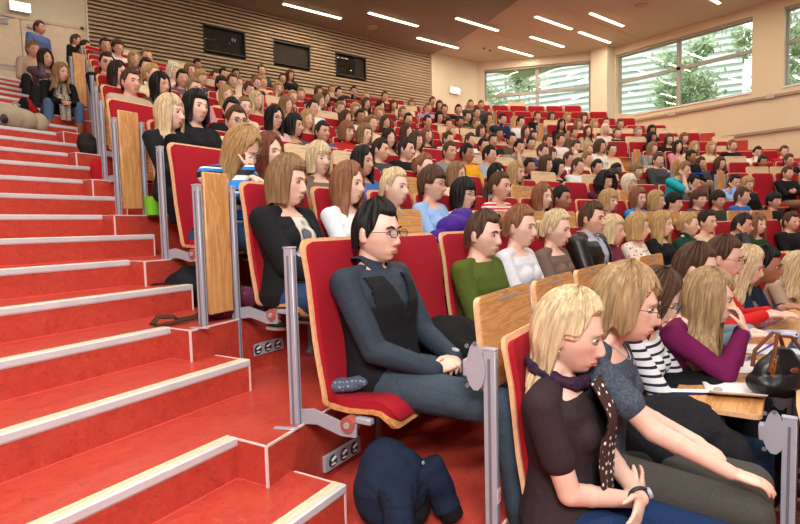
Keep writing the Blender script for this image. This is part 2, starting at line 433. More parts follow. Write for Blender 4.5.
# door, closers and panic bar on the back wall, exit signs
def wpt(px, py): 
    d = ray(px, py); t_ = BV/d.y; return d.x*t_, d.z*t_+ZO
LZ = nfl(7)
t = thing('double_door', 'closed white double door in the plaster wall above the stairs', 'door', (.88, BV, LZ)); t.name = 'door_1'; t['kind'] = 'structure'; del t['label']; del t['category']
dh = 4.42+ZO-LZ
for k, (a, b) in enumerate(((-1.2, -.006), (.006, 1.07))):
    m_ = MB(); m_.bbox(a, b, -.045, .0, .0, dh, .004); lf = m_.build('door_leaf', flat('cream_door_leaf', 'DCCBB0', .55), t, False)
    m_ = MB()
    if k == 0: m_.tube([(-1.0, -.11, .96), (-.1, -.11, .96)], .018, 8); m_.bbox(-.13, -.05, -.12, -.045, .88, 1.06, .006)
    else: m_.tube([(.1, -.05, .98), (.1, -.1, .98), (.22, -.1, .98)], .011, 8)
    m_.build('panic_bar' if k == 0 else 'door_handle', ALU, lf)
    m_ = MB(); q = -.35 if k == 0 else .25; m_.bbox(q-.14, q+.14, -.12, -.045, dh-.16, dh-.09, .005); m_.tube([(q, -.12, dh-.1), (q+.25, -.25, dh-.06), (q+.02, -.02, dh+.02)], .01, 6); m_.build('door_closer', ALU, lf)
m_ = MB(); m_.box(-1.26, -1.2, -.06, .0, 0, dh+.06); m_.box(1.07, 1.13, -.06, 0, 0, dh+.06); m_.box(-1.26, 1.13, -.06, 0, dh, dh+.06); m_.build('door_frame', flat('door_frame_cream', 'CDBB9F', .5), t, False)
def exit_sign(px, py, w_, h_, lab, tilt=0):
    x, z_ = wpt(px, py)
    t = thing('exit_sign', lab, 'sign', (x, BV-.1, z_))
    m_ = MB(); m_.bbox(-w_/2, w_/2, -.04, .04, -h_/2, h_/2, .008); m_.build('lamp_housing', WHITE, t, False)
    m_ = MB(); m_.box(-w_/2+.012, w_/2-.012, -.046, -.039, -h_/2+.012, h_/2-.012); fc = m_.build('sign_face', emis('sign_face_glow', 'D9FFF0', 7), t, False)
    m_ = MB(); gx = -w_*.14
    # running figure, doorway and arrow
    m_.tube([(gx, -.05, h_*.22), (gx, -.05, h_*.30)], .016*h_/.2, 8); m_.tube([(gx, -.05, h_*.16), (gx-.01, -.05, -.01)], .013, 6)
    m_.tube([(gx-.01, -.05, 0), (gx+.03, -.05, -h_*.14), (gx+.01, -.05, -h_*.3)], .008, 6); m_.tube([(gx-.01, -.05, 0), (gx-.05, -.05, -h_*.2), (gx-.09, -.05, -h_*.2)], .008, 6)
    m_.tube([(gx-.05, -.05, h_*.05), (gx, -.05, h_*.14), (gx+.05, -.05, h_*.02)], .007, 6)
    m_.box(w_*.12, w_*.34, -.05, -.046, -.008, .008); m_.add([(w_*.3, -.05, h_*.16), (w_*.42, -.05, 0), (w_*.3, -.05, -h_*.16)], [(0, 1, 2)])
    m_.build('escape_symbol', flat('sign_green', '3DB88A', .5), fc, False)
    m_ = MB(); m_.box(-.03, .03, .03, .1, -.02, .02); m_.build('wall_bracket', ALU, t, False)
exit_sign(20, 9, .36, .19, 'glowing exit sign on the plaster wall above the double door')
exit_sign(452.5, 91.5, .42, .2, 'glowing exit sign on the plaster wall right of the slatted panelling')
# chamfered window wall (W1) and side wall with two big windows (W2)
def wall_frame(A, B):                       # local x from A to B, y = inward normal
    d = (B-A).normalized(); nrm = Vector((d.y, -d.x))       # towards the hall
    return Matrix(((d.x, -nrm.x, 0, A.x), (d.y, -nrm.y, 0, A.y), (0, 0, 1, 0), (0, 0, 0, 1))), (B-A).length
def window_wall(name, A, B, wins, z0, z1, mat, zb=1.5, pier=.32):
    Mx, L = wall_frame(A, B); m_ = MB(); c = 0
    for (a, b, ws) in wins:
        m_.box(c, a, 0, pier, zb, CZ, 0, Mx); m_.box(a, b, 0, pier, zb, z0, 0, Mx); m_.box(a, b, 0, pier, z1, CZ, 0, Mx); c = b
    m_.box(c, L, 0, pier, zb, CZ, 0, Mx)
    struct(name, m_, mat)
    global WN
    for (a, b, splits) in wins:
        f = MB(); y0, y1 = .2, .27; fwid = .07
        f.box(a, a+fwid, y0, y1, z0, z1, 0, Mx); f.box(b-fwid, b, y0, y1, z0, z1, 0, Mx); f.box(a, b, y0, y1, z0, z0+fwid, 0, Mx); f.box(a, b, y0, y1, z1-fwid, z1, 0, Mx)
        zt = z0 + (z1-z0)*.57
        f.box(a, b, y0-.01, y1, zt-.05, zt+.05, 0, Mx)
        for s_ in splits: f.box(s_-.06, s_+.06, y0-.01, y1, z0, z1, 0, Mx)
        f.box(a, b, y0-.12, y0, z1-.06, z1, 0, Mx)          # blind box
        fo = struct('window_%d' % WN, f, FRAME)
        p = MB(); p.box(a+.05, b-.05, y0+.03, y0+.036, z0+.05, z1-.05, 0, Mx); po = p.build('pane', GLASS, fo, False)
        s_ = MB(); s_.box(a-.0, b, -.03, y0, z0-.03, z0+.004, 0, Mx); s_.build('window_sill', WHITE, fo, False)
        WN += 1
WN = 1
L1 = (B1-A1).length
window_wall('wall_right_back', A1, B1, [(.28, L1-.42, [2.12])], 3.42+ZO, 5.48+ZO, WALLM)
Bv = Vector((17.0, 10.2)); Cv = Vector((17.0, -9))
window_wall('wall_right', Bv, Cv, [(.4, 4.42, [2.36]), (5.15, 9.3, [7.2]), (10.0, 14.0, [12.0])], 3.44+ZO, 5.5+ZO, WALLR)
r_ = MB(); r_.box(16.93, 17.0, -9, 10.0, 3.19+ZO, 3.26+ZO); struct('trim_72', r_, flat('grey_wall_rail', '9A8775', .6))
r_ = MB(); r_.box(16.92, 17.0, -9, 9.0, 2.27+ZO, 2.34+ZO); struct('trim_73', r_, flat('grey_wall_rail', '9A8775', .6))
for i, v in enumerate((7.9, 5.3, 2.7)):
    m_ = MB(); m_.box(16.905, 16.95, v-.1, v+.1, 3.17+ZO, 3.28+ZO); struct('trim_%d' % (74+i), m_, flat('rail_joint', 'B8A894', .5))
# column casing between the two window walls
w = MB(); w.box(16.55, 17.05, 9.85, 10.45, 1.5, CZ); struct('wall_pillar', w, WALLM)
w = MB(); w.box(-5.3, -5, -9, BV+.3, -1, CZ); struct('wall_left', w, WALLM)
w = MB(); w.box(-5.3, 17.3, -9.3, -9, -1, CZ); struct('wall_front', w, WALLM)
w = MB(); w.box(-5, edge_u(-6)+.1, -9, 2.5, FL['Z']-1, FL['Z']-.66); struct('floor_stage', w, LINO)
# ceiling: white plaster over the window side, lower taupe board with a rounded edge over the slats
w = MB(); w.box(-5.3, 17.4, -9.3, 14.0, CZ, CZ+.2); struct('ceiling', w, CEILW)
poly = [(-5, 13.62), (-5, -9)] + [(10.2, -9), (10.35, 2), (10.75, 7), (11.21, 9.26), (11.65, 10.6), (12.0, 12.0), (12.17, 13.1), (12.2, 13.62)]
w = MB(); w.prism(poly, CZ-.06, CZ-.002); struct('ceiling_board', w, CEILD)['kind'] = 'structure'
w = MB(); w.box(12.4, 16.9, 11.2, 11.23, CZ-.012, CZ-.001); w.box(12.0, 16.9, 8.9, 8.93, CZ-.012, CZ-.001); struct('trim_79', w, flat('ceiling_joint', 'CDBCA6', .8))
# strip lamps
LAMPM = emis('strip_lamp_diffuser', 'FFE2B8', 7.5)
LAMPS = [(6.33-1.6+1.6, 12.63), (8.43, 11.88), (10.62, 10.82), (10.72, 12.6), (12.5, 9.6), (13.57, 8.58), (13.68, 10.7), (14.6, 9.6), (13.6, 11.9)]
EXTRA = [(8.6, 9.0), (4.6, 11.2), (4.4, 8.4), (6.6, 7.4), (9.2, 6.6), (11.6, 6.6), (14.2, 6.2), (2.2, 9.6), (1.0, 6.4), (4.2, 5.2), (7.4, 4.4), (10.6, 3.6), (13.6, 3.4), (0, 3.4), (3.2, 2.2), (6.6, 1.2), (-2.2, 4.6), (-1.6, 1.0), (1.4, -.6), (4.4, -1.8), (8.4, -2), (12.4, -1), (.6, 11.6)]
for i, (u, v) in enumerate(LAMPS+EXTRA):
    zc = CZ-.06 if u < 11.3 else CZ
    labs = ['on the dark ceiling nearest the projection booth windows', 'on the dark ceiling, second from the left', 'on the dark ceiling close to the curved edge, nearer the camera', 'on the dark ceiling beside the slatted wall, right of the others', 'on the white ceiling just right of the dark board', 'on the white ceiling, nearest the big side window', 'on the white ceiling, in the middle of the group', 'on the white ceiling, right of the middle', 'on the white ceiling, closest to the back windows']
    lab = 'glowing strip lamp ' + (labs[i] if i < 9 else 'overhead outside the picture at %.1f m along and %.1f m up the hall' % (u, v))
    if i >= 9: lab = None
    t = thing('strip_lamp', lab or 'glowing ceiling strip lamp above the rows, out of the picture', 'ceiling light', (u, v, zc), 0, 'ceiling strip lamps')
    m_ = MB(); m_.bbox(-.02, 1.72, -.055, .055, -.03, .0, .004); m_.build('lamp_housing', WHITE, t, False)
    m_ = MB(); m_.bbox(0, 1.7, -.042, .042, -.045, -.03, .004); m_.build('diffuser', LAMPM, t, False)
# smoke detectors and speaker discs
for (px, py, rr_, lab) in ((372, 27, .16, 'round ceiling loudspeaker in the dark board'), (641, 5, .17, 'round ceiling loudspeaker in the white plaster')):
    p = on_z(px, py, CZ-.06 if px < 500 else CZ)
    m_ = MB(); m_.tube([p, p-Vector((0, 0, .03))], [rr_, rr_*.9], 24); o = m_.build('ceiling_speaker', flat('speaker_disc', 'B5A795', .6)); tag(o, lab, 'loudspeaker')
for (px, py, lab) in ((484, 48, 'left one of the two small ceiling heads on the white ceiling'), (490, 50, 'right one of the two small ceiling heads on the white ceiling')):
    p = on_z(px, py, CZ); m_ = MB(); m_.tube([p, p-Vector((0, 0, .05))], [.05, .035], 12); o = m_.build('smoke_detector', flat('detector_grey', '8D8378', .5)); tag(o, lab, 'detector', 'small ceiling heads')
# ------------------------------------------------------------------ outside
def foliage_mat(name, a, b_):
    m, nt, b = nodes(name); v = coords(nt); n1 = N(nt, 'ShaderNodeTexNoise', i_Scale=3.0); nt.links.new(v, n1.inputs['Vector'])
    nt.links.new(ramp(nt, n1.outputs['Fac'], [(.3, a), (.7, b_)]), b.inputs['Base Color']); b.inputs['Roughness'].default_value = .6; return m
LEAF = foliage_mat('birch_leaves', '93A97A', 'C9D6AE'); BARK = flat('birch_bark', 'BDB6A8', .8)
def tree(x, y, z0, H, R, lab, nleaf=2600, low=.5):
    t = thing('birch_tree', lab, 'tree', (x, y, z0))
    m_ = MB(); m_.tube([(0, 0, 0), (.05, .03, H*.5), (0, .08, H*.95)], [.16, .1, .02], 8)
    br = []
    for k in range(16):
        a = random.random()*6.28; h = H*(low+random.random()*(.95-low)); L = R*(1.05-h/H*.5)*(.6+.5*random.random())
        e = Vector((cos(a)*L, sin(a)*L, h+L*.25)); m_.tube([(0, .04, h*.96), e*.6+Vector((0, 0, h*.4)), e], [.04, .02, .008], 5); br.append((Vector((0, .04, h*.96)), e))
    m_.build('trunk', BARK, t)
    m_ = MB()
    for k in range(nleaf):
        a, b = random.choice(br); q = a.lerp(b, .35+.7*random.random()); q = q + Vector((random.gauss(0, .22), random.gauss(0, .22), -abs(random.gauss(0, .45))))
        s_ = .08+.07*random.random(); d1 = Vector((random.gauss(0, 1), random.gauss(0, 1), random.gauss(0, 1))).normalized(); d2 = d1.orthogonal().normalized()
        m_.add([q-d1*s_, q+d2*s_*.6, q+d1*s_, q-d2*s_*.6], [(0, 1, 2, 3)])
    o = m_.build('crown', LEAF, t, False, False); o['kind'] = 'stuff'
tree(23.5, 10.2, -.6, 11.0, 2.6, 'birch tree behind the left pane of the big side window', 3600)
tree(21.6, 6.8, -.6, 12.5, 2.6, 'hanging birch behind the right pane of the big side window', 4200)
tree(20.5, 17.5, -.6, 12.0, 2.8, 'loose birch behind the right half of the back window', 3600)
tree(19.0, 21.5, -.6, 11.5, 2.6, 'loose birch behind the left half of the back window', 3000)
tree(25.5, 3.4, -.6, 10.4, 2.6, 'birch tree behind the rightmost side window', 3000)
def block(name, A, B, H, lab):
    Mx, L = wall_frame(A, B); t = thing('office_building', lab, 'building', (0, 0, 0))
    m_ = MB(); m_.box(0, L, 0, 6, -1, H, 0, Mx); m_.build('facade', flat('pale_grey_facade', 'C6C7C4', .7), t, False)
    m_ = MB(); z_ = 0
    while z_ < H: m_.box(0, L, -.15, 0, z_, z_+.2, 0, Mx); z_ += .38
    m_.build('sunshade_louvres', flat('light_louvres', 'F0F0EC', .6), t, False)
    m_ = MB(); z_ = 1
    while z_ < H-1.5:
        q = 1
        while q < L-2: m_.box(q, q+1.4, -.02, .02, z_, z_+1.5, 0, Mx); q += 2.4
        z_ += 3
    m_.build('window_band', flat('facade_windows', 'A9B0AE', .2), t, False)
block('a', Vector((26, 30)), Vector((34, 12)), 15.5, 'pale office building with louvred facade behind the back window')
block('b', Vector((34, 11)), Vector((34, -8)), 15.0, 'pale office building with louvred facade behind the side window')
m_ = MB(); m_.box(17.6, 60, -30, 60, -1.2, -1.0); m_.box(-20, 17.6, 15, 60, -1.2, -1.0); struct('ground', m_, flat('outside_lawn', '6F8A50', .9))
# ================================================================== SEATS
SW = .578
def profile_sheet(m_, prof, th, x0, x1, rc=.03, mi=0):
    # a bent sheet: profile in (y,z) extruded over x with rounded corners at both ends of the profile
    n = len(prof); P = [Vector((0, p[0], p[1])) for p in prof]; nr = []
    for i in range(n):
        d = (P[min(i+1, n-1)]-P[max(i-1, 0)]).normalized(); nr.append(Vector((0, -d.z, d.y)))
    L = [0]
    for i in range(1, n): L.append(L[-1]+(P[i]-P[i-1]).length)
    xs = []
    for i in range(n):
        e = min(L[i], L[-1]-L[i]); k = 0 if e >= rc else rc - sqrt(max(0, rc*rc-(rc-e)**2)); xs.append(k)
    fr = []; bk = []; nx = 6
    for i in range(n):
        for j in range(nx+1):
            x = x0+xs[i] + (x1-x0-2*xs[i])*j/nx
            fr.append(P[i]+Vector((x, 0, 0))+nr[i]*th/2); bk.append(P[i]+Vector((x, 0, 0))-nr[i]*th/2)
    vs = fr+bk; o = len(fr); w_ = nx+1; fs = []
    for i in range(n-1):
        for j in range(nx):
            a = i*w_+j; fs.append((a, a+1, a+w_+1, a+w_)); fs.append((o+a, o+a+w_, o+a+w_+1, o+a+1))
        a = i*w_; fs.append((a, a+w_, o+a+w_, o+a)); a = i*w_+nx; fs.append((a, o+a, o+a+w_, a+w_))
    for j in range(nx):
        a = j; fs.append((a, o+a, o+a+1, a+1)); a = (n-1)*w_+j; fs.append((a, a+1, o+a+1, o+a))
    m_.add(vs, fs, mi)
def resamp(pts, k=5):
    out = []
    for a, b in zip(pts, pts[1:]):
        for i in range(k): out.append((a[0]+(b[0]-a[0])*i/k, a[1]+(b[1]-a[1])*i/k))
    out.append(pts[-1]); return out
BACKP = [(-.105, .375), (-.1, .45), (-.08, .55), (-.062, .66), (-.05, .78), (-.038, .9), (-.02, 1.0), (-.004, 1.065)]
def densify_ends(p):
    a, b = p[0], p[1]; c, d = p[-2], p[-1]; f = lambda s, e, t: (s[0]+(e[0]-s[0])*t, s[1]+(e[1]-s[1])*t)
    return [a, f(a, b, .06), f(a, b, .16), f(a, b, .35)] + p[1:-1] + [f(c, d, .65), f(c, d, .84), f(c, d, .94), d]
def seatprof(): return [(-.09, .40), (-.14, .392), (-.22, .388), (-.27, .393), (-.33, .400), (-.37, .396), (-.405, .372), (-.417, .338)]
GAP = .012
def mk_post():
    m_ = MB(); m_.bbox(-.014, .014, .0, .045, .0, 1.03, .003); m_.box(-.003, .003, -.002, .002, .02, 1.0, 1); m_.box(-.0155, -.0135, .018, .028, .02, 1.0, 1)
    m_.bbox(-.035, .035, -.02, .065, .0, .008, .002); m_.bbox(-.016, .016, -.002, .048, 1.028, 1.036, .002)
    return m_.mesh('support_post')
def mk_bracket():
    m_ = MB(); m_.prism([(-.0, .31), (-.0, .37), (-.06, .38), (-.2, .35), (-.27, .35), (-.27, .30), (-.2, .295), (-.08, .32)], .008, .018, 0, Matrix(((0, 0, 1, 0), (1, 0, 0, 0), (0, 1, 0, 0), (0, 0, 0, 1))))
    m_.tube([(-.0, -.235, .345), (.052, -.235, .345)], .032, 20, 1); m_.tube([(-.006, -.235, .345), (.0, -.235, .345)], .013, 10)
    m_.bbox(.02, .05, -.33, -.26, .352, .375, .003)
    return m_.mesh('seat_bracket')
def mk_shell():
    m_ = MB(); profile_sheet(m_, densify_ends(resamp(BACKP, 2)), .016, GAP+.016, SW-GAP-.012, .045); me = m_.mesh('back_shell'); return me
def mk_pad():
    m_ = MB(); p = [(y-.018, z) for y, z in resamp(BACKP, 2)]; p[0] = (p[0][0], p[0][1]+.014); p[-1] = (p[-1][0]-.002, p[-1][1]-.016)
    profile_sheet(m_, densify_ends(p), .024, GAP+.03, SW-GAP-.026, .04); return m_.mesh('back_upholstery')
def mk_seat(): m_ = MB(); profile_sheet(m_, densify_ends(resamp(seatprof(), 2)), .016, .035, SW-.035, .05); return m_.mesh('seat_shell')
def mk_cush():
    m_ = MB(); p = [(y, z+.026) for y, z in resamp(seatprof(), 2)][1:]; p[-1] = (p[-1][0]+.004, p[-1][1]+.004)
    profile_sheet(m_, densify_ends(p), .034, .048, SW-.048, .05); return m_.mesh('seat_cushion')
def mk_desk(kind):
    m_ = MB(); w0, w1 = .018, SW-.012; H = .335; T = .02
    prof = [(0, 0), (0, .008), (0, .02), (0, .04), (0, .12), (0, .22), (0, H-.04), (0, H-.02), (0, H-.008), (0, H)]
    if kind == 'up': pr = [(.055+.03*(z/H), .865+z) for y, z in prof]
    elif kind == 'down': pr = [(.085, .66+z) for y, z in prof]
    else: pr = [(.11+z, 1.005-.02*z) for y, z in prof]
    profile_sheet(m_, pr, T, w0, w1, .03); n0 = len(m_.f)
    m2 = MB()
    profile_sheet(m2, pr, T+.003, w0+.009, w1-.009, .025)
    m_.add(m2.v, m2.f, 1)
    if kind == 'up': y0 = pr[-2][0]; m_.box(.2, .4, y0-.0145, y0-.011, .865+H-.03, .865+H-.02, 2)
    return m_.mesh('writing_desk_'+kind)
def mk_hinge():
    m_ = MB(); Mx = Matrix(((0, 0, 1, 0), (1, 0, 0, 0), (0, 1, 0, 0), (0, 0, 0, 1)))
    pl = [(.015+.034*cos(a)*(.9 if 0 < a < pi else 1.1), .95+.085*sin(a)) for a in [2*pi*k/14 for k in range(14)]]
    m_.prism([(y+.055, z+.02) for y, z in pl], -.022, -.016, 0, Mx)
    m_.bbox(-.02, .03, .05, .12, .93, .99, .004)
    for (y, z) in ((.07, 1.05), (.1, 1.04), (.1, .9)): m_.tube([(-.026, y, z), (-.021, y, z)], .008, 8, 1)
    return m_.mesh('desk_hinge')
def mk_panel():
    m_ = MB(); m_.bbox(.026, .19, .0, .022, .36, 1.10, .006); return m_.mesh('end_panel')
SM = dict(post=mk_post(), br=mk_bracket(), shell=mk_shell(), pad=mk_pad(), seat=mk_seat(), cush=mk_cush(), hinge=mk_hinge(), up=mk_desk('up'), down=mk_desk('down'), open=mk_desk('open'))
BR_RED = flat('red_brown_pivot_disc', 'A5584E', .4)
for k, ms in dict(post=[ALU, ALUD], br=[ALU, BR_RED], shell=[OAKE], pad=[RED], seat=[OAK], cush=[RED], hinge=[ALU, ALUD], up=[OAKE, OAK, ALU], down=[OAKE, OAK, ALU], open=[OAKE, OAK, ALU]).items():
    for m_ in ms: SM[k].materials.append(m_)
PALE = [flat('pale_desk_edge', 'E2C6A0', .5), LAM]
ORD = ['first', 'second', 'third', 'fourth', 'fifth', 'sixth', 'seventh', 'eighth', 'ninth', 'tenth', 'eleventh', 'twelfth', 'thirteenth', 'fourteenth', 'fifteenth', 'sixteenth', 'seventeenth', 'eighteenth', 'nineteenth', 'twentieth', 'twenty-first', 'twenty-second']
def rown(c): return 'lowest visible' if c == 'Z' else ORD['ABCDEFGHIJKLM'.index(c)]
SEATS = []                                   # (row, th, u, v, index, block)
EDGEPX = dict(zip('ABCDEFGHIJK', (496, 294, 233, 161, 143, 102, 97, 93, 90, 87, 85)))
EU = {c: u_px(c, EDGEPX[c], FL[c]+1.05, 0) for c in EDGEPX}; EU['L'] = EU['K']+.1; EU['M'] = EU['K']+.22; EU['Z'] = 2.36
def rpoint(c, th, off=0):
    return Vector((UC+(RR-off)*sin(th), VR[c]-RR+(RR-off)*cos(th), 0))
PEOPLE_U = {}                                # filled by the people list: occupied positions
def make_seat(c, th, i, n, block, last, occupied, desk):
    p = rpoint(c, th)
    where = 'the middle block' if block == 'mid' else 'the right block'
    lab = 'red oak seat, %s from the %s, %s row, %s block' % (ORD[min(i, 21)], 'stairs' if block == 'mid' else 'aisle', rown(c), 'middle' if block == 'mid' else 'right')
    t = thing('auditorium_seat', lab, 'seat', (p.x, p.y, FL[c]), -th, 'seats of ' + where)
    link('support_post', SM['post'], None, t)
    sh = link('back_shell', SM['shell'], None, t); link('back_upholstery', SM['pad'], None, sh)
    link('seat_bracket', SM['br'], None, t)
    s_ = link('seat_shell', SM['seat'], None, t); link('seat_cushion', SM['cush'], None, s_)
    if not occupied:                         # tip-up seat folded against the back
        a = radians(-78); piv = Vector((0, -.14, .40))
        s_.matrix_local = Matrix.Translation(piv) @ Matrix.Rotation(a, 4, 'X') @ Matrix.Translation(-piv)
    d = link('writing_desk', SM[desk], None, t) if desk else None
    if desk == 'up' and c not in 'ABC': obj_mats(d, PALE+[ALU])
    if desk == 'up' or (desk == 'open'): link('desk_hinge', SM['hinge'], None, t)
    if last:
        o = link('support_post', SM['post'], None, t); o.location = (SW, 0, 0)
    SEATS.append((c, th, p.x, p.y, i, block))
    return t
def make_panel(c, u, left=True):
    th = th_u(u) - (.222/RR if left else 0); p = rpoint(c, th)
    t = thing('row_end_panel', 'tall oak end panel with metal post closing the %s row beside %s' % (rown(c), 'the stairs' if u < 5 else 'the right aisle'), 'panel', (p.x, p.y, FL[c]), -th, 'row end panels')
    link('panel_board', PANEL, [OAKV], t); link('support_post', SM['post'], None, t)
PANEL = mk_panel()
# ================================================================== PEOPLE
def gau(a, s): return exp(-(a/s)**2)
def sst(a, b, x):
    t = max(0, min(1, (x-a)/(b-a))); return t*t*(3-2*t)
def head_mb(m_, female=False, sub=40, na=1.0):
    # head centre at origin, face towards -y, crown +.117, chin -.115
    n, k = sub, sub*2; vs = []
    W_ = .072 if female else .076
    for i in range(n+1):
        t = pi*i/n
        for j in range(k):
            p = 2*pi*j/k; x, y, z = sin(t)*cos(p), sin(t)*sin(p), cos(t)
            X, Y, Z = x*W_, y*.094, z*.116
            if z < 0:
                q = -z; X *= 1-(.34 if female else .27)*q**1.6
                if y > 0: Y *= 1-.6*sst(.1, .95, q)
                else: Y = Y*(1-.02*q) - .021*sst(.3, 1, q)*(-y if y < 0 else 0)**.5
            if y < 0:
                f = sst(0, .5, -y)
                Y *= 1-.05*f*gau(x, .9)
                Y += .009*f*(gau(abs(X)-.030, .013)*gau(Z-.004, .012))
                Y -= .0045*f*gau(Z-.024, .008)*gau(X, .042)
                rn = sst(.014, -.033, Z)*sst(-.052, -.040, Z)
                Y -= .007*f*gau(X, .036)*gau(Z+.072, .030); Y -= na*.023*f*gau(X, .0095+.0045*sst(.01, -.035, Z))*rn
                Y -= na*.008*f*gau(abs(X)-.012, .007)*gau(Z+.039, .008)
                Y -= .0060*f*gau(X, .021)*(gau(Z+.061, .0052)+1.1*gau(Z+.072, .0058))
                Y += .004*f*gau(X, .022)*gau(Z+.0665, .0022)
                Y += .003*f*gau(X, .03)*gau(Z+.083, .007)
                Y -= .009*f*gau(X, .022)*gau(Z+.101, .013)
                X += (1 if X > 0 else -1)*.003*gau(Z+.018, .02)*f
            vs.append((X, Y, Z))
    fs = []
    for i in range(n):
        for j in range(k): fs.append((i*k+j, (i+1)*k+j, (i+1)*k+(j+1) % k, i*k+(j+1) % k))
    m_.add(vs, fs)
    for s in (-1, 1):
        R_ = Matrix.Rotation(s*.35, 3, 'Z') @ Matrix.Rotation(.15, 3, 'X')
        m_.ell((s*(W_+.004), .010, -.006), (.006, .017, .030), 10, 8, rot=R_)
        m_.ell((s*(W_+.002), .004, -.024), (.006, .009, .014), 8, 6)
def eyes_mb(s=1):
    m_ = MB()
    for s in (s,):
        c = Vector((s*.031, -.0785, .003)); m_.ell(c, (.0125, .0085, .0058), 12, 8, 0)
        m_.ell(c+Vector((0, -.0058, 0)), (.0052, .0034, .0056), 10, 6, 1)
        m_.tube([c+Vector((s*-.0125, -.004, -.001)), c+Vector((0, -.0085, .0065)), c+Vector((s*.014, -.002, .001))], [.0012, .0022, .0014], 5, 2)
    return m_
def brow_mb(female=False, s=1):
    m_ = MB(); r = .0022 if female else .0034
    for s in (s,): m_.tube([(s*.014, -.094, .021), (s*.03, -.0925, .0265), (s*.047, -.081, .020)], [r, r*1.1, r*.5], 6)
    return m_
def lips_mb():
    m_ = MB(); m_.tube([(-.021, -.0800, -.0665), (-.011, -.0880, -.0632), (0, -.0905, -.0640), (.011, -.0880, -.0632), (.021, -.0800, -.0665)], [.0008, .0030, .0034, .0030, .0008], 8)
    m_.tube([(-.019, -.0805, -.068), (-.010, -.0875, -.0712), (0, -.0895, -.0722), (.010, -.0875, -.0712), (.019, -.0805, -.068)], [.0008, .0032, .0040, .0032, .0008], 8); return m_
def ring(cx, cy, cz, hw, hd, n=20, p=2.3, M_=None, tilt=0):
    out = []
    for k in range(n):
        a = 2*pi*k/n; c, s = cos(a), sin(a)
        x = hw*(abs(c)**(2/p))*(1 if c > 0 else -1); y = hd*(abs(s)**(2/p))*(1 if s > 0 else -1)
        v = Vector((cx+x, cy+y, cz+tilt*y)); out.append(v)
    return out
TM = [(.425, .10, .08, 0), (.46, .155, .11, 0), (.52, .168, .122, 0), (.60, .15, .108, .005), (.70, .148, .108, 0), (.80, .170, .118, -.005), (.87, .182, .105, .005), (.912, .172, .085, .012), (.940, .115, .066, .015), (.965, .058, .056, .012)]
TF = [(.425, .10, .08, 0), (.46, .155, .11, 0), (.52, .168, .12, 0), (.60, .135, .10, .003), (.68, .116, .088, .0), (.78, .138, .098, -.002), (.86, .156, .094, .005), (.902, .145, .076, .012), (.932, .095, .058, .014), (.955, .050, .049, .012)]
class Pose:
    def __init__(s, **k):
        s.female = False; s.lean = -6; s.yaw = 0; s.nod = 4; s.roll = 0; s.hp = Vector((0, -.035, 1.085)); s.hs = 1.05; s.arms = {}; s.legs = None; s.twist = 0; s.sl = 0; s.short = False; s.bulk = 1.0
        s.hand = {}
        for a, b in k.items(): setattr(s, a, b)
        P = Vector((0, .02, .47)); s.up = Matrix.Translation(P) @ Matrix.Rotation(radians(s.twist), 4, 'Z') @ Matrix.Rotation(radians(s.sl), 4, 'Y') @ Matrix.Rotation(radians(s.lean), 4, 'X') @ Matrix.Translation(-P)
        s.headm = s.up @ Matrix.Translation(s.hp) @ Matrix.Rotation(radians(s.yaw), 4, 'Z') @ Matrix.Rotation(radians(s.nod-s.lean), 4, 'X') @ Matrix.Rotation(radians(s.roll), 4, 'Y') @ Matrix.Diagonal((s.hs, s.hs, s.hs, 1))
LEGS = {1: [(.085, -.02, .50), (.105, -.49, .495), (.10, -.50, .09), (.11, -.62, .025)], -1: [(-.085, -.02, .50), (-.105, -.49, .495), (-.10, -.48, .09), (-.11, -.60, .025)]}
STAND = {1: [(.085, 0, .86-.42+.42), (.095, -.01, .48), (.09, .02, .08), (.10, -.11, .025)], -1: [(-.085, 0, .86), (-.095, -.01, .48), (-.09, .02, .08), (-.10, -.11, .025)]}
# elbow, wrist in person space (already leaning); hand direction, palm normal, curl
ARMS = {
 'lap': {1: ((.215, -.03, .665), (.075, -.25, .60), (-.85, -.5, -.05), (.2, .2, -1), .9), -1: ((-.215, -.03, .665), (-.075, -.26, .585), (.85, -.5, -.05), (-.2, .2, -1), .8)},
 'knees': {1: ((.22, -.09, .68), (.13, -.32, .60), (-.1, -1, -.1), (0, 0, -1), .4), -1: ((-.22, -.09, .68), (-.13, -.32, .60), (.1, -1, -.1), (0, 0, -1), .4)},
 'crossed': {1: ((.215, -.10, .70), (-.03, -.215, .73), (-1, -.02, .1), (0, 1, 0), .5), -1: ((-.215, -.10, .69), (.05, -.235, .70), (1, .05, .1), (0, 1, 0), .5)},
 'chin': {1: ((.20, -.17, .70), (0, -.30, .72), (-1, -.2, 0), (0, 0, -1), .5), -1: ((-.15, -.25, .74), (-.055, -.235, .955), (.25, .25, .9), (0, 1, -.2), 1.3)},
 'desk': {1: ((.22, -.18, .72), (.08, -.40, .74), (-.6, -.8, 0), (0, 0, -1), .5), -1: ((-.22, -.18, .72), (-.08, -.40, .74), (.6, -.8, 0), (0, 0, -1), .5)},
 'down': {1: ((.235, .02, .62), (.24, -.06, .40), (0, -.1, -1), (-1, 0, 0), .5), -1: ((-.235, .02, .62), (-.24, -.06, .40), (0, -.1, -1), (1, 0, 0), .5)},
}
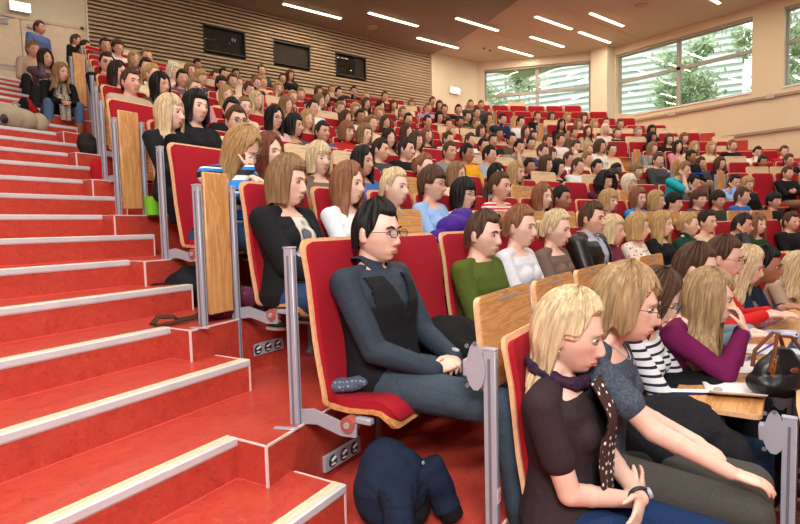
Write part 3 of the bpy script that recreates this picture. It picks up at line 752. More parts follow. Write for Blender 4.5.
def hand_mb(m_, W_, D, Nn, curl, side, sc=1.0, fr=1.0):
    W_ = Vector(W_); D = Vector(D).normalized(); Nn = Vector(Nn); Nn = (Nn - D*Nn.dot(D)).normalized(); Sd = D.cross(Nn)*(-side)   # Sd points to the thumb side
    rings = []
    for t, hw, hd in ((-.01, .024, .018), (.015, .028, .018), (.04, .036, .0165), (.07, .039, .015), (.088, .037, .012)):
        c = W_ + D*(t*sc)
        rings.append([c + Sd*(hw*sc*cos(a)) + Nn*(hd*sc*sin(a)) for a in [2*pi*k/14 for k in range(14)]])
    m_.loft(rings)
    for k, (off, L, r) in enumerate(((.029, .068, .0088), (.010, .077, .009), (-.009, .071, .0086), (-.027, .056, .0076))):
        b = W_ + D*(.078*sc) + Sd*(off*sc); d = D.copy() + Sd*(off*1.2); d.normalize(); pts = [b]
        ang = 0
        for q, f in enumerate((.44, .31, .25)):
            ang += curl*(.55+.12*k)*(.5 if q == 0 else .9)
            dd = (d*cos(ang) + Nn*sin(ang)).normalized(); pts.append(pts[-1] + dd*(L*f*sc))
        rr = [r*sc*fr, r*.95*sc*fr, r*.88*sc*fr, r*.75*sc*fr]
        for q in range(3): m_.capsule(pts[q], pts[q+1], rr[q], rr[q+1], 10)
    b = W_ + D*(.018*sc) + Sd*(.026*sc); d = (D*.62 + Sd*.75 + Nn*.25).normalized(); p1 = b + d*(.038*sc); d2 = (D*.9 + Sd*.3 + Nn*.35*(.4+curl)).normalized(); p2 = p1 + d2*(.03*sc); p3 = p2 + (d2+Nn*.2).normalized()*(.024*sc)
    m_.capsule(b, p1, .0135*sc, .0105*sc*fr, 10); m_.capsule(p1, p2, .0105*sc*fr, .0092*sc*fr, 10); m_.capsule(p2, p3, .0092*sc*fr, .0075*sc*fr, 10)
def arm_pts(po, s):
    e, w, d, n_, c = po.arms[s]; sh = po.up @ Vector((s*(.160 if po.female else .184), .012, .897 if po.female else .902)); e = Vector(e); w = Vector(w)
    L1, L2 = (.262, .225) if po.female else (.28, .24); dv = w-sh; dd = dv.length
    if dd > (L1+L2)*.985: w = sh + dv*((L1+L2)*.985/dd); dv = w-sh; dd = dv.length
    dn = dv/dd; a = (L1*L1-L2*L2+dd*dd)/(2*dd); h = sqrt(max(0, L1*L1-a*a)); pl = (e-sh); pl = (pl - dn*pl.dot(dn)).normalized()
    return sh, sh+dn*a+pl*h, w, Vector(d), Vector(n_), c
def torso_mb(m_, po, infl=0, z0=None, z1=None, extra=None):
    T = TF if po.female else TM; rr = []
    for z, hw, hd, cy in T:
        if z0 is not None and z < z0-1e-6: continue
        if z1 is not None and z > z1+1e-6: continue
        rr.append([po.up @ v for v in ring(0, cy, z, hw*po.bulk+infl, hd*po.bulk+infl)])
    m_.loft(rr)
    if po.female:
        for s in (-1, 1): m_.ell(po.up @ Vector((s*.058, -.072, .79)), (.052+infl, .048+infl, .052+infl), 14, 10)
def body_mb(po, near=False):
    m_ = MB(); torso_mb(m_, po)
    b = po.up @ Vector((0, .016, .92)); t = po.headm @ Vector((0, .022, -.075)); nr = .046 if po.female else .054
    m_.capsule(b, t, nr*1.12, nr, 16)
    m_.capsule(po.up @ Vector((.07, .012, .925)), t, .03, .03, 10); m_.capsule(po.up @ Vector((-.07, .012, .925)), t, .03, .03, 10)
    h = MB(); head_mb(h, po.female, 56 if near else 30, 1.0 if near else 1.35); h.xf(po.headm); m_.add(h.v, h.f)
    fm = .9 if po.female else 1.0
    for s in (-1, 1):
        sh, e, w, d, n_, c = arm_pts(po, s)
        m_.capsule(sh, e, .050*fm, .038*fm, 14); m_.capsule(e, w, .039*fm, .0245*fm, 14)
        mid = e.lerp(w, .3); m_.ell(mid, (.037*fm,)*3, 12, 8)
        hand_mb(m_, w, d, n_, c, s, .9*fm+.02)
        hp, kn, an, to = [Vector(q) for q in po.legs[s]]
        m_.capsule(hp, kn, .082, .055, 14); m_.capsule(kn, an, .054, .036, 14); m_.capsule(an+Vector((0, .02, -.03)), to, .036, .03, 10)
    return m_
def shirt_mb(po, infl=.010, neck='v', sleeve=1.0, hem=.46):
    m_ = MB(); torso_mb(m_, po, infl, hem, .93 if neck == 'wide' else .95)
    fm = .9 if po.female else 1.0
    for s in (-1, 1):
        sh, e, w, d, n_, c = arm_pts(po, s)
        ps = po.up @ Vector((s*.05, .014, .925)); m_.capsule(ps, sh, .045, .050*fm+infl, 12)
        if sleeve > .5:
            m_.capsule(sh, e, .050*fm+infl, .040*fm+infl, 14); f = min(1, (sleeve-.5)*2); w2 = e.lerp(w, f*.97)
            m_.capsule(e, w2, .041*fm+infl, .027*fm+infl*.9, 14)
        else:
            e2 = sh.lerp(e, sleeve*2); m_.capsule(sh, e2, .050*fm+infl, .045*fm+infl*1.3, 14)
    if neck == 'turtle':
        b = po.up @ Vector((0, .016, .93)); t = po.headm @ Vector((0, .022, -.105)); m_.capsule(b, t, .062, .056, 16)
    elif neck == 'hood':
        for s in (-1, 1): m_.capsule(po.up @ Vector((s*.075, .0, .945)), po.up @ Vector((0, .085, .955)), .035, .045, 12)
    elif neck in ('collar', 'v'):
        pass
    return m_
def trousers_mb(po, infl=.008):
    m_ = MB(); T = [(.425, .10, .08), (.45, .155, .112), (.50, .175, .125), (.55, .165, .118)]
    st_ = po.legs is STAND
    if st_:
        m_.loft([[v+Vector((0, 0, .36)) for v in ring(0, .0, z, a+infl, b+infl)] for z, a, b in T])
    else: m_.loft([ring(0, .0, z, a+infl, b+infl) for z, a, b in T])
    for s in (-1, 1):
        hp, kn, an, to = [Vector(q) for q in po.legs[s]]
        m_.capsule(hp, kn, .082+infl, .058+infl, 14); m_.capsule(kn, an+Vector((0, 0, .02)), .058+infl, .042+infl, 14)
        m_.ell(an+Vector((0, 0, .03)), (.05, .055, .035), 12, 8)
    return m_
def shoe_mb(po, s):
    m_ = MB(); hp, kn, an, to = [Vector(q) for q in po.legs[s]]; d = Vector((to.x-an.x, to.y-an.y, 0)).normalized(); sd = Vector((-d.y, d.x, 0)); zb = an.z-.09
    rr = []
    for t, hw, h in ((-.055, .012, .045), (-.05, .028, .06), (-.02, .034, .075), (.03, .036, .07), (.08, .042, .052), (.13, .043, .042), (.17, .032, .035), (.19, .012, .025)):
        c = Vector((an.x, an.y, zb)) + d*t; rr.append([c + sd*(hw*cos(a)) + Vector((0, 0, h*.5+h*.5*sin(a))) for a in [2*pi*k/12 for k in range(12)]])
    m_.loft(rr); m2 = MB(); rr = []
    for t, hw in ((-.058, .014), (-.05, .031), (.03, .038), (.08, .045), (.13, .046), (.175, .033), (.196, .012)):
        c = Vector((an.x, an.y, zb)) + d*t; rr.append([c+sd*hw, c+sd*hw+Vector((0, 0, .016)), c-sd*hw+Vector((0, 0, .016)), c-sd*hw])
    m2.loft(rr); m_.add(m2.v, m2.f, 1); return m_
def remesh(m_, vox, name, smooth_it=2, mats=1):
    me = bpy.data.meshes.new('tmp'); me.from_pydata(m_.v, [], m_.f)
    import bmesh
    bm = bmesh.new(); bm.from_mesh(me); bmesh.ops.recalc_face_normals(bm, faces=bm.faces); bm.to_mesh(me); bm.free()
    o = bpy.data.objects.new('tmp', me); COL.objects.link(o)
    r = o.modifiers.new('r', 'REMESH'); r.mode = 'VOXEL'; r.voxel_size = vox; r.use_smooth_shade = True
    if smooth_it: s = o.modifiers.new('s', 'SMOOTH'); s.iterations = smooth_it; s.factor = .5
    dg = bpy.context.evaluated_depsgraph_get(); out = bpy.data.meshes.new_from_object(o.evaluated_get(dg)); out.name = name
    bpy.data.objects.remove(o); bpy.data.meshes.remove(me)
    out.materials.clear()
    for p in out.polygons: p.use_smooth = True
    return out
# ---------------------------------------------------------------- hair
def hair_mb(style, seed=0, fine=1):
    rnd = random.Random(seed); A, B = (96, 44) if fine > 1 else (56, 26)
    ph = [rnd.random()*6.28 for _ in range(8)]
    outer = []; inner = []
    for j in range(A):
        f = 2*pi*j/A; af = abs((f+pi) % (2*pi)-pi)        # 0 at the face, pi at the back
        deg = math.degrees(af); sg = 1 if f < pi else -1
        if style in ('short', 'cap'):
            hem = .074-.010*gau(deg, 30)
            hem = hem*(1-sst(38, 62, deg)) + (.012)*sst(38, 62, deg); hem += (-.030-.012)*gau(deg-76, 9)*.7
            hem = hem*(1-sst(95, 120, deg)) + (-.062)*sst(95, 120, deg)
            th = .005 + .008*sst(110, 30, deg); tl = .3
        elif style == 'fringe':
            hem = .040*(1-sst(40, 60, deg)) + .0*sst(40, 60, deg); hem = hem*(1-sst(95, 120, deg)) + (-.07)*sst(95, 120, deg); th = .020; tl = .3
        elif style == 'bob':
            hem = .058*(1-sst(36, 56, deg)) + (-.105)*sst(36, 56, deg); hem = hem*(1-sst(100, 140, deg)) + (-.125)*sst(100, 140, deg); th = .018; tl = 1
        elif style == 'bobf':
            hem = .034*(1-sst(38, 54, deg)) + (-.10)*sst(38, 54, deg); hem = hem*(1-sst(100, 140, deg)) + (-.115)*sst(100, 140, deg); th = .019; tl = 1
        elif style in ('long', 'longf', 'verylong'):
            L = -.235 if style != 'verylong' else -.31
            hem = (.066 if style != 'longf' else .034)*(1-sst(34, 54, deg)) + L*sst(34, 54, deg); hem += .02*sin(5*f+ph[0]); th = .017; tl = 1
        elif style == 'blonde':
            hem = .072*(1-sst(30, 66, deg)) + (-.0)*sst(30, 66, deg); hem = hem*(1-sst(84, 104, deg)) + (-.20)*sst(84, 104, deg); hem += .012*sin(7*f+ph[0])*sst(100, 120, deg); th = .017; tl = 1
        elif style == 'bobw':
            hem = .055*(1-sst(36, 60, deg)) + (-.07)*sst(36, 60, deg); hem = hem*(1-sst(90, 130, deg)) + (-.125)*sst(90, 130, deg); hem += .012*sin(9*f+ph[0]); th = .019; tl = 1
        elif style == 'curly':
            hem = .055*(1-sst(36, 56, deg)) + (-.17)*sst(36, 56, deg); th = .045; tl = 1
        else:                                             # tied back (ponytail / bun)
            hem = .070*(1-sst(40, 66, deg)) + .016*sst(40, 66, deg); hem += -.02*gau(deg-74, 8); hem = hem*(1-sst(96, 122, deg)) + (-.058)*sst(96, 122, deg); th = .010; tl = .3
        ro, ri = [], []
        for i in range(B+1):
            t = i/B
            ztop = .119; z = ztop - (ztop-hem)*(1-cos(t*pi/2) if hem > -.02 else t**1.35)
            zz = max(-1, min(1, z/.118))
            if z > -.01: k = sqrt(max(0, 1-zz*zz)) if t > 0 else 0
            else: k = 1
            rx, ry = .0775, .0965
            if z <= -.01:                                  # below the ears hair falls along neck and shoulders
                q = sst(-.01, -.12, z)
                rx = .0775*(1-.02*q) + (.034*sst(-.12, -.24, z)); ry = .0965*(1-.20*q)+(.02*sst(-.14, -.24, z) if deg < 90 else -.0*q)
            gr = .0022*sin(38*f+ph[1]+3*z*20*0) + .0014*sin(61*f+ph[2]+z*30) + .002*sin(17*f+ph[3]+z*18)
            wv = .004*sin(z*42+ph[4]+2*f)*sst(.02, -.12, z)
            T_ = th*(.55+.45*sin(min(1, (1-t)*(1 if tl < 1 else .6)*2+.15)*pi/2)) + gr + wv
            if style == 'curly': T_ += .012*sin(9*f+ph[5]+z*55)*sin(z*70+ph[6]+3*f) + .02*sst(.08, -.05, z)
            if style == 'cap' : T_ = .012
            if t > .94 and hem > -.02: T_ *= .55
            top = .010 + th*.75
            X = -sin(f)*0
            dx, dy = sin(f), -cos(f)
            R1 = 1/sqrt((dx/rx)**2+(dy/ry)**2)*k
            ext = T_*(.35+.65*k)
            ro.append((dx*(R1+ext), dy*(R1+ext)+.004, z + (top+gr)*sqrt(max(0, 1-k*k)) if z > 0 else z))
            ri.append((dx*max(0, R1-.004), dy*max(0, R1-.004)+.004, (z-.004) if z > 0 else z))
        outer.append(ro); inner.append(ri)
    m_ = MB(); vs = [v for r in outer for v in r] + [v for r in inner for v in r]; w = B+1; o = A*w; fs = []
    for j in range(A):
        j2 = (j+1) % A
        for i in range(B):
            fs.append((j*w+i, j*w+i+1, j2*w+i+1, j2*w+i)); fs.append((o+j*w+i, o+j2*w+i, o+j2*w+i+1, o+j*w+i+1))
        fs.append((j*w+B, o+j*w+B, o+j2*w+B, j2*w+B))
    m_.add(vs, fs)
    if style == 'pony':
        m_.tube([(0, .095, .03), (0, .13, .02), (0, .15, -.03), (0, .14, -.11), (.01, .125, -.18)], [.016, .026, .028, .022, .006], 10)
    if style == 'bun':
        m_.ell((0, .112, .02), (.036, .032, .036), 14, 10); m_.ell((.012, .128, .035), (.022, .02, .022), 10, 8); m_.ell((-.014, .126, .005), (.02, .02, .02), 10, 8)
    if style == 'lowbun':
        m_.ell((0, .098, -.03), (.038, .030, .034), 14, 10); m_.tube([(0, .1, -.05), (.0, .115, -.10)], [.02, .006], 8)
    return m_
def hair_mat(c):
    n_ = 'hair_'+c
    if n_ in MATS: return MATS[n_]
    m, nt, b = nodes(n_); v = coords(nt, (95, 95, 5)); k = srgb(HC[c])
    n1 = N(nt, 'ShaderNodeTexNoise', i_Scale=1.0, i_Detail=3.0, i_Distortion=.3); nt.links.new(v, n1.inputs['Vector'])
    lo = tuple(x*.66 for x in k[:3])+(1,); hi = tuple(min(1, x*1.4+.004) for x in k[:3])+(1,)
    nt.links.new(ramp(nt, n1.outputs['Fac'], [(.32, lo), (.5, k), (.68, hi)]), b.inputs['Base Color'])
    b.inputs['Roughness'].default_value = .58; b.inputs['Specular IOR Level'].default_value = .25; bump(nt, b, n1.outputs['Fac'], .35, .004)
    MATS[n_] = m; return m
HC = dict(bl='A98A5C', pb='C2AD88', lb='806345', br='4A3324', db='2A1E17', bk='13100F', rd='80543A', gy='8F8983', wh='D8CDB8', au='6A3A28', ab='9B7F5C')
SK = dict(a='DDB099', b='D1A088', c='E6C0AC', d='A9765A', e='5E4032', f='E2B8A2')
def skin_mat(k):
    n_ = 'skin_'+k
    if n_ in MATS: return MATS[n_]
    m, nt, b = nodes(n_); v = coords(nt); n1 = N(nt, 'ShaderNodeTexNoise', i_Scale=14.0, i_Detail=4.0); nt.links.new(v, n1.inputs['Vector']); c = srgb(SK[k])
    nt.links.new(ramp(nt, n1.outputs['Fac'], [(.35, (c[0]*.95, c[1]*.86, c[2]*.84, 1)), (.65, c)]), b.inputs['Base Color'])
    b.inputs['Roughness'].default_value = .48; b.inputs['Subsurface Weight'].default_value = .12; b.inputs['Subsurface Radius'].default_value = (.012, .005, .003)
    b.inputs['Subsurface Scale'].default_value = 1; MATS[n_] = m; return m
EYE = [flat('eye_white', 'C9BFB8', .2), flat('iris_dark', '2A1A12', .15), flat('lash_dark', '1C120E', .6)]
LIP = flat('lips_rose', 'BE7468', .5); LIPM = flat('lips_pale', 'BE8672', .5)
def glasses_mb():
    m_ = MB()
    for s in (-1, 1):
        c = Vector((s*.032, -.108, .001)); m_.tube([c+Vector((.024*cos(a), .003*abs(cos(a)), .016*sin(a))) for a in [2*pi*k/16 for k in range(17)]], .0013, 6, cap=False)
        m_.tube([(s*.055, -.104, .005), (s*.078, -.06, .006), (s*.082, .01, .004), (s*.08, .022, -.012)], .0012, 6)
    m_.tube([(-.009, -.109, .004), (0, -.112, .007), (.009, -.109, .004)], .0012, 6); return m_
def lens_mb():
    m_ = MB()
    for s in (-1, 1): m_.ell((s*.032, -.1075, .001), (.0235, .0012, .0155), 16, 6)
    return m_
LENS = glass('spectacle_lens', 'EEF3F3')
GLM, LNM = glasses_mb().mesh('glasses'), lens_mb().mesh('lens')
GLM.materials.append(flat('spectacle_frame_dark', '1E1A1A', .3)); LNM.materials.append(LENS)
SHARED = {}
HAIRM = {}
def get_hair(style, seed=0, fine=1):
    k = (style, seed, fine)
    if k not in HAIRM: me = hair_mb(style, seed, fine).mesh('hair_'+style, True); me.materials.append(None); HAIRM[k] = me
    return HAIRM[k]
def get_small(k, fn):
    if k not in SHARED: SHARED[k] = fn()
    return SHARED[k]
def mk_pose(pose, female, yaw, lean=None):
    a = ARMS[pose]; ln = {'lap': -5, 'knees': 2, 'crossed': -5, 'chin': 14, 'desk': 12, 'down': 0}[pose] if lean is None else lean
    kw = dict(hp=Vector((0, -.035 if ln < 5 else -.05, 1.085)))
    return Pose(female=female, yaw=yaw, lean=ln, nod=3 if pose != 'chin' else 6, arms=a, legs=LEGS, roll=random.uniform(-3, 3), **kw)
def dress(root, po, key, near, skin, top, sleeve, neck, legc, shoec, vox):
    if key not in SHARED:
        d = {}
        d['body'] = remesh(body_mb(po, near), vox, 'body', 1); d['shirt%s%s' % (sleeve, neck)] = None
        d['trousers'] = remesh(trousers_mb(po), .014 if not near else .009, 'trousers')
        for me in (d['body'], d['trousers']): me.materials.append(None)
        for s in (-1, 1): me = shoe_mb(po, s).mesh('shoe'); me.materials.append(None); me.materials.append(None); d['shoe%d' % s] = me
        SHARED[key] = (d, po)
    d, po = SHARED[key]; k = 'shirt%s%s' % (sleeve, neck)
    if d.get(k) is None: me = remesh(shirt_mb(po, sleeve=sleeve, neck=neck), .012 if not near else .007, 'top'); me.materials.append(None); d[k] = me
    b = link('body', d['body'], None, root); obj_mats(b, [skin_mat(skin)])
    t = link('top', d[k], None, root); obj_mats(t, [top])
    l = link('trousers', d['trousers'], None, root); obj_mats(l, [legc])
    for s in (-1, 1): o = link('shoe', d['shoe%d' % s], None, root); obj_mats(o, [shoec, WHITE])
    return po
JEANS = fabric('blue_denim', '2A4668', None, 300, .85, .3); DARKT = fabric('dark_trousers', '1C1E26'); BROWNT = fabric('khaki_trousers', '7A664C')
SHOEM = flat('dark_shoe_leather', '221C1A', .5)
def face(root, po, hair, hcol, fem, fine=1, seed=0, glasses=False, light=False):
    o = link('hair', get_hair(hair, seed, fine), None, root); o.matrix_local = po.headm; obj_mats(o, [hair_mat(hcol)])
    for sd in (-1, 1):
        e = link('eye', get_small(('eye', sd), lambda: eyes_mb(sd).mesh('eye')), EYE, root); e.matrix_local = po.headm
        b = get_small(('brow', fem, sd), lambda: brow_mb(fem, sd).mesh('eyebrow'))
        if not b.materials: b.materials.append(None)
        if light: continue
        q = link('eyebrow', b, None, root); q.matrix_local = po.headm; obj_mats(q, [hair_mat(hcol if hcol not in ('bl', 'pb', 'wh') else 'lb')])
    if light: return
    l = link('lips', get_small(('lips',), lambda: lips_mb().mesh('lips')), None, root)
    if not l.data.materials: l.data.materials.append(None)
    l.matrix_local = po.headm; obj_mats(l, [LIP if fem else LIPM])
    if glasses:
        gl = link('glasses', GLM, None, root); gl.matrix_local = po.headm; link('lens', LNM, None, gl)
# ---------------------------------------------------------------- the audience
# head x, head y, row (? = nearest), hair style, hair colour, f/m, skin, top, pose, extras (g glasses)
PL = '''
105 47 ? s db m b gy l
114 51 ? f br f a wh l
106 65 ? s db m a bkj l g
117 75 ? l db f a brn l
130 84 G s br m a bge x
134 61 ? l bl f a crm l
142 60 ? s lb m a gy l
146 69 ? s db m a whs l
163 66 ? s br m a blu l g
173 72 ? B wh f c whs l g
182 80 ? s db m b gy l
190 71 ? b lb f a pnk l
197 66 ? s bk m d bk l
201 79 ? f bl m a gry l
158 88 ? l bk f b brn l
171 93 ? s gy m a gy l g
192 92 ? s lb m a pnk l
169 115 E l pb f c bkh l
190 112 E b bk f c bkh l
152 76 ? p bl f a crm l
215 78 ? s br m b gry l
223 75 ? s bk m b brn l
221 85 ? f db m b bk l
230 84 ? s br m a brn l
236 75 ? n bk f d brn l
238 84 ? s lb m a pnk l
206 78 ? s lb m b gy l
262 70 M s br m a gry l
255 85 ? s rd m a nvy c
263 83 ? s bl m a crm l
247 93 ? s br m b bk c
226 97 ? l bl f a crm l
231 112 ? s bk m b bk l
244 109 ? p lb f c crm l
256 102 ? l pb f a bge l
278 90 ? b bl f a bge c g
283 79 ? n br f b brn l
289 74 M l br f b bk l
293 98 ? p bl f a bkj l
301 95 ? s lb m a bk l
286 106 ? l lb f a crm l
229 126 ? s br m a crm l g
274 119 ? l bk f a pkj l g
291 128 ? b bk f b grs l
307 121 ? l bl f a crm l
319 92 ? b br f b brn l
332 90 ? s rd m b bk l
339 93 ? s bk m a bk l
343 96 ? s bk m b gy l
353 92 ? s bk m b bk c
366 97 ? s bl m a brn l
385 97 ? s br m b bge l
324 99 ? l br f a whs c
317 103 ? l lb f a whs c
313 108 ? s db m a whs l
338 110 ? s lb m b gry c
342 104 ? l bk f b brn l
356 110 ? b bl f a brn l
365 105 ? l br f b brn c
381 107 ? l bk f b bk l
394 106 ? l br f b brn l
380 114 ? b bl f a brn l
346 119 ? l br f b brn l
359 118 ? s bk m d whs l
372 124 ? p lb f a crm l
384 125 ? l br f b bk c
320 134 ? s db m b blu l
345 133 ? B rd f a rsc l
361 136 ? b lb f c whs l
387 140 ? l db f a bge l
404 114 ? s br m b bk l
409 120 ? s bk m b mar l
407 133 ? l br f a brn l
319 161 D B pb f c tpe l
363 163 D l bk f b bsh l
381 151 E s db m a gry l
407 150 E s db m a bk l
412 105 ? b lb f b brn l
428 109 ? s rd m b lil c
433 102 M s br m b gry l
440 106 ? b br f b bk l
445 110 ? s br m b brn l
459 110 ? s bk m b bk l
471 105 M s br m b gry l
481 108 M s br m b gry l
476 113 ? s br m b bk l
468 117 ? s db m b grn l
487 119 ? b br f b mar l
491 114 ? s lb m a bge l
500 120 ? s bk m b nvy c
403 113 ? s lb m b brn l
428 122 ? s db m b red l
440 118 ? b bk f b whs l
449 125 ? s bk m b blu l
459 123 ? s db m d bk l
467 127 ? s bk m d yel l
477 125 ? p lb f b bge l
492 127 ? l bl f a bge l
482 132 ? l br f b whs l
500 135 ? n bk f d bge l
508 130 ? b lb f a bk l
428 136 ? l rd f a bk l
417 141 ? l br f a crm l g
452 133 ? s bl m a crm l
449 140 ? s br m a pat l
471 141 ? s br m a whs l
485 146 ? q bk m b org l
494 141 ? s db m b bk l
451 152 E s br m b gyt l
467 154 E s bk m d ylj l
491 155 E s bk m b lgs l g
425 168 D n rd f c whs l
458 176 D l lb f a crm l
498 176 D l bk f b bsh l
518 173 D l bl f a bk l
531 168 ? p bk f d bks l
556 169 ? b bk f a bk l
521 122 ? s bk m a whs l
538 117 ? s br m a bkv l
552 117 ? b br f b wht l
568 118 ? b bl f a wht l
584 119 ? b br f a wht l
562 125 ? l bk f b bkj k
579 125 ? b lb f a wht l
595 125 ? l bl f a wht l
606 123 ? s br m a gry l
588 132 ? l br f a bge k
606 130 ? b wh f a wht l
527 132 ? l br f b pnk l
537 133 ? s br m b pnk l
532 137 ? s db m b gry l
513 140 ? s db m b brn l
517 148 ? s bk m b gyt c g
532 144 ? s db m b blu l
541 152 ? s br m a pur c
549 141 ? s br m b pnk l
552 147 ? s bk m b bsh l
550 156 ? l br f a crm l
573 148 ? s br m a whs c
587 151 ? s bl f a brn l
588 160 ? s lb m a crm l
569 160 ? s br m b whs l
578 167 ? s br m a whs l
599 168 ? s bk f b bkj l
607 160 ? s lb m a gry l
602 183 D c bk f b mar c
628 184 D B wh f a gry l
620 125 ? s br m b gry l
625 132 ? s br m b gry l
617 134 ? s br m a sas k
639 133 ? s gy m a pnk k
652 131 ? b bk f d bk l
653 138 ? b bk f d bk l
670 140 ? b br f a bk l
685 139 ? b rd f a brn l
653 149 ? b lb f a gyt k
679 147 ? l db f a pnk l
693 148 ? l bl f a crm c
692 157 ? s bk m d blb k
610 150 ? s br f a crm l
609 162 ? p br f a wht l
618 172 ? s bk m e bk l
639 172 ? f lb m a brn l
610 179 ? b db f a pnk l
680 167 ? s lb m a teq c
687 184 D s bk m b gyt c
712 148 ? l bl f a crm l
733 146 ? s rd m a bk l
729 157 ? s br m a gyt l
710 158 ? b bl f a crm l
758 154 ? s bk m b wht c
785 153 ? s br m a red l
764 163 ? s bk m d brn l
790 161 ? s br m b bk l
789 174 ? s br m a bk x
733 183 D s bk m b lbs c
750 185 D f bl m a bk l
547 165 ? l br f a crm l
600 146 ? b br f b wht l
560 140 ? s br m b wht l
640 160 ? b bl f a crm l
660 160 ? s br m a gry l
700 170 ? s br m b gry l
720 168 ? b br f a bk l
545 130 ? b bl f a wht l
575 137 ? s br m b brn l
434 185 C f br f a lbs l g
465 196 C B bk f a wht l g
502 187 C p br f b rws l
545 198 C l rd f c grs l
563 200 C p bk f d bk l
611 202 C B bl f c grs l
641 199 C b rd f a bjk l
659 202 C b bl f a wht l
677 204 C f bk m a pat l g
702 200 C f br m a brj l g
721 201 C f db m b grj l
745 197 C s br m a blu l
777 202 C f bk m b bk l g
395 189 C w pb f c tel l
348 186 C l rd f c whs l
616 233 B b pb f a msc l
641 229 B b bl f c flo l
666 226 B l bl f c bkv2 l
692 226 B n bl f c grt l
711 223 B n db f a crm l
734 226 B s db m b gsc c
761 226 B l rd f c grn l
795 223 B s br m a bkj l
'''
TOPS = {
 'gy': (fabric('top_mid_grey', '5A5A5E'), 'grey sweater', 1), 'wh': (fabric('top_white', 'E4E0DA'), 'white top', 1), 'bkj': (fabric('top_black_jacket', '17181B'), 'black jacket', 1),
 'brn': (fabric('top_brown', '5B4334'), 'brown top', 1), 'bge': (fabric('top_beige', 'B9A48C'), 'beige T-shirt', .4), 'crm': (fabric('top_cream', 'D8C3A2'), 'cream top', 1), 'whs': (fabric('top_white_shirt', 'DDE0E4'), 'white shirt', 1),
 'blu': (fabric('top_blue', '2C62A8'), 'blue T-shirt', .4), 'pnk': (fabric('top_pink', 'C98A90'), 'pink top', 1), 'bk': (fabric('top_black', '131316'), 'black top', 1), 'gry': (fabric('top_dark_grey', '3E4045'), 'dark grey jacket', 1),
 'bkh': (fabric('top_black_hoodie', '15161A'), 'black hooded jacket', 1), 'nvy': (fabric('top_navy', '1D2B4E'), 'navy sweater', 1), 'pkj': (fabric('top_pale_pink', 'D9B4AE'), 'pale pink jacket', 1), 'grs': (fabric('top_slate', '56544F'), 'grey cardigan', 1),
 'rsc': (fabric('top_red_scarf', 'B42220'), 'red scarf top', 1), 'mar': (fabric('top_maroon', '581C28'), 'maroon top', 1), 'tpe': (fabric('top_taupe', '6E5B50'), 'taupe cardigan', 1), 'bsh': (fabric('top_blue_shirt', '4066A8'), 'blue shirt', 1),
 'lil': (fabric('top_lilac', 'A79CC0'), 'lilac shirt', 1), 'grn': (fabric('top_dark_green', '243C26'), 'dark green sweater', 1), 'red': (fabric('top_red', 'B3202A'), 'red T-shirt', .4), 'yel': (fabric('top_yellow', 'D69A18'), 'yellow sweater', 1),
 'pat': (spots('top_patterned', 'D8D8D8', '2E3138', 26, .36), 'black-white patterned shirt', 1), 'org': (fabric('top_orange_black', 'B5501C'), 'orange and black jacket', 1), 'gyt': (fabric('top_grey_tee', '858584'), 'light grey T-shirt', .4),
 'ylj': (fabric('top_yellow_jacket', 'E0A011'), 'yellow jacket', 1), 'lgs': (fabric('top_light_grey_shirt', '9EA8B2'), 'light grey shirt', 1), 'bks': (fabric('top_black_shawl', '0E0E10'), 'black shawl', 1), 'bkv': (fabric('top_black_vest', '16171B'), 'black vest', .2),
 'wht': (fabric('top_offwhite', 'E0D6C8'), 'off-white top', 1), 'pur': (fabric('top_purple_blue', '3F3C86'), 'purple-blue sweater', 1), 'sas': (spots('top_black_white_sash', '141416', 'E6DECE', 3.2, .34), 'white-sashed black jumper', 1),
 'blb': (stripes('top_black_blue_band', [(0, '111319'), (.78, '1F4FC0'), (.85, '111319')], .42), 'blue-banded black jumper', 1), 'teq': (fabric('top_turquoise', '1FA9B8'), 'turquoise T-shirt', .4), 'lbs': (fabric('top_light_blue_shirt', '8FB0DC'), 'light blue shirt', 1),
 'rws': (stripes('top_red_white_stripes', [(0, 'D9D2CE'), (.5, 'C03A36')], .036), 'red-striped white top', 1), 'bjk': (fabric('top_bright_blue_jacket', '1E86D8'), 'bright blue jacket', 1), 'brj': (fabric('top_brown_grey_jacket', '4B4441'), 'brown-grey jacket', 1),
 'grj': (fabric('top_olive_jacket', '2F3A2A'), 'olive green jacket', 1), 'tel': (fabric('top_teal', '123F48'), 'dark teal top', 1), 'msc': (fabric('top_maroon_scarf', '6B2238'), 'maroon-scarfed dark top', 1), 'flo': (spots('top_floral', 'E2D8CC', '8C3A44', 30, .3), 'white floral top', 1),
 'bkv2': (fabric('top_black_vneck', '121214'), 'black V-neck top', 1), 'grt': (fabric('top_bottle_green', '12402E'), 'bottle green turtleneck', 1), 'gsc': (fabric('top_grey_scarf', '44444A'), 'grey scarf and jacket', 1),
}
POSE = dict(l='lap', c='chin', x='crossed', k='knees', d='desk')
PDESC = dict(l='hands in lap', c='chin on hand', x='arms folded', k='hands on knees', d='leaning forward')
HSTY = dict(s='short', f='fringe', b='bob', B='bobf', l='long', L='longf', c='curly', p='pony', n='bun', w='lowbun', q='cap')
ENTRIES = []
rp = random.Random(5)
def pred(c, u): return proj((u, VR[c]+g(u)-.25, FL[c]+1.08))
for ln in PL.strip().split('\n'):
    a = ln.split(); x, y, c = float(a[0]), float(a[1]), a[2]
    cand = ROWS[2:] if c == '?' else c
    best = None
    for r in cand:
        z = FL[r]+1.08; u = u_px(r, x, z, .25)
        if not (EU[r]+.12 < u < 14.9): continue
        if c == '?' and 10.25 < u < 11.5: continue
        e = abs(proj((u, VR[r]+g(u)-.25, z))[1]-y)
        if best is None or e < best[0]: best = (e, r, u)
    if best is None: continue
    ENTRIES.append([best[1], best[2], x, y, a])
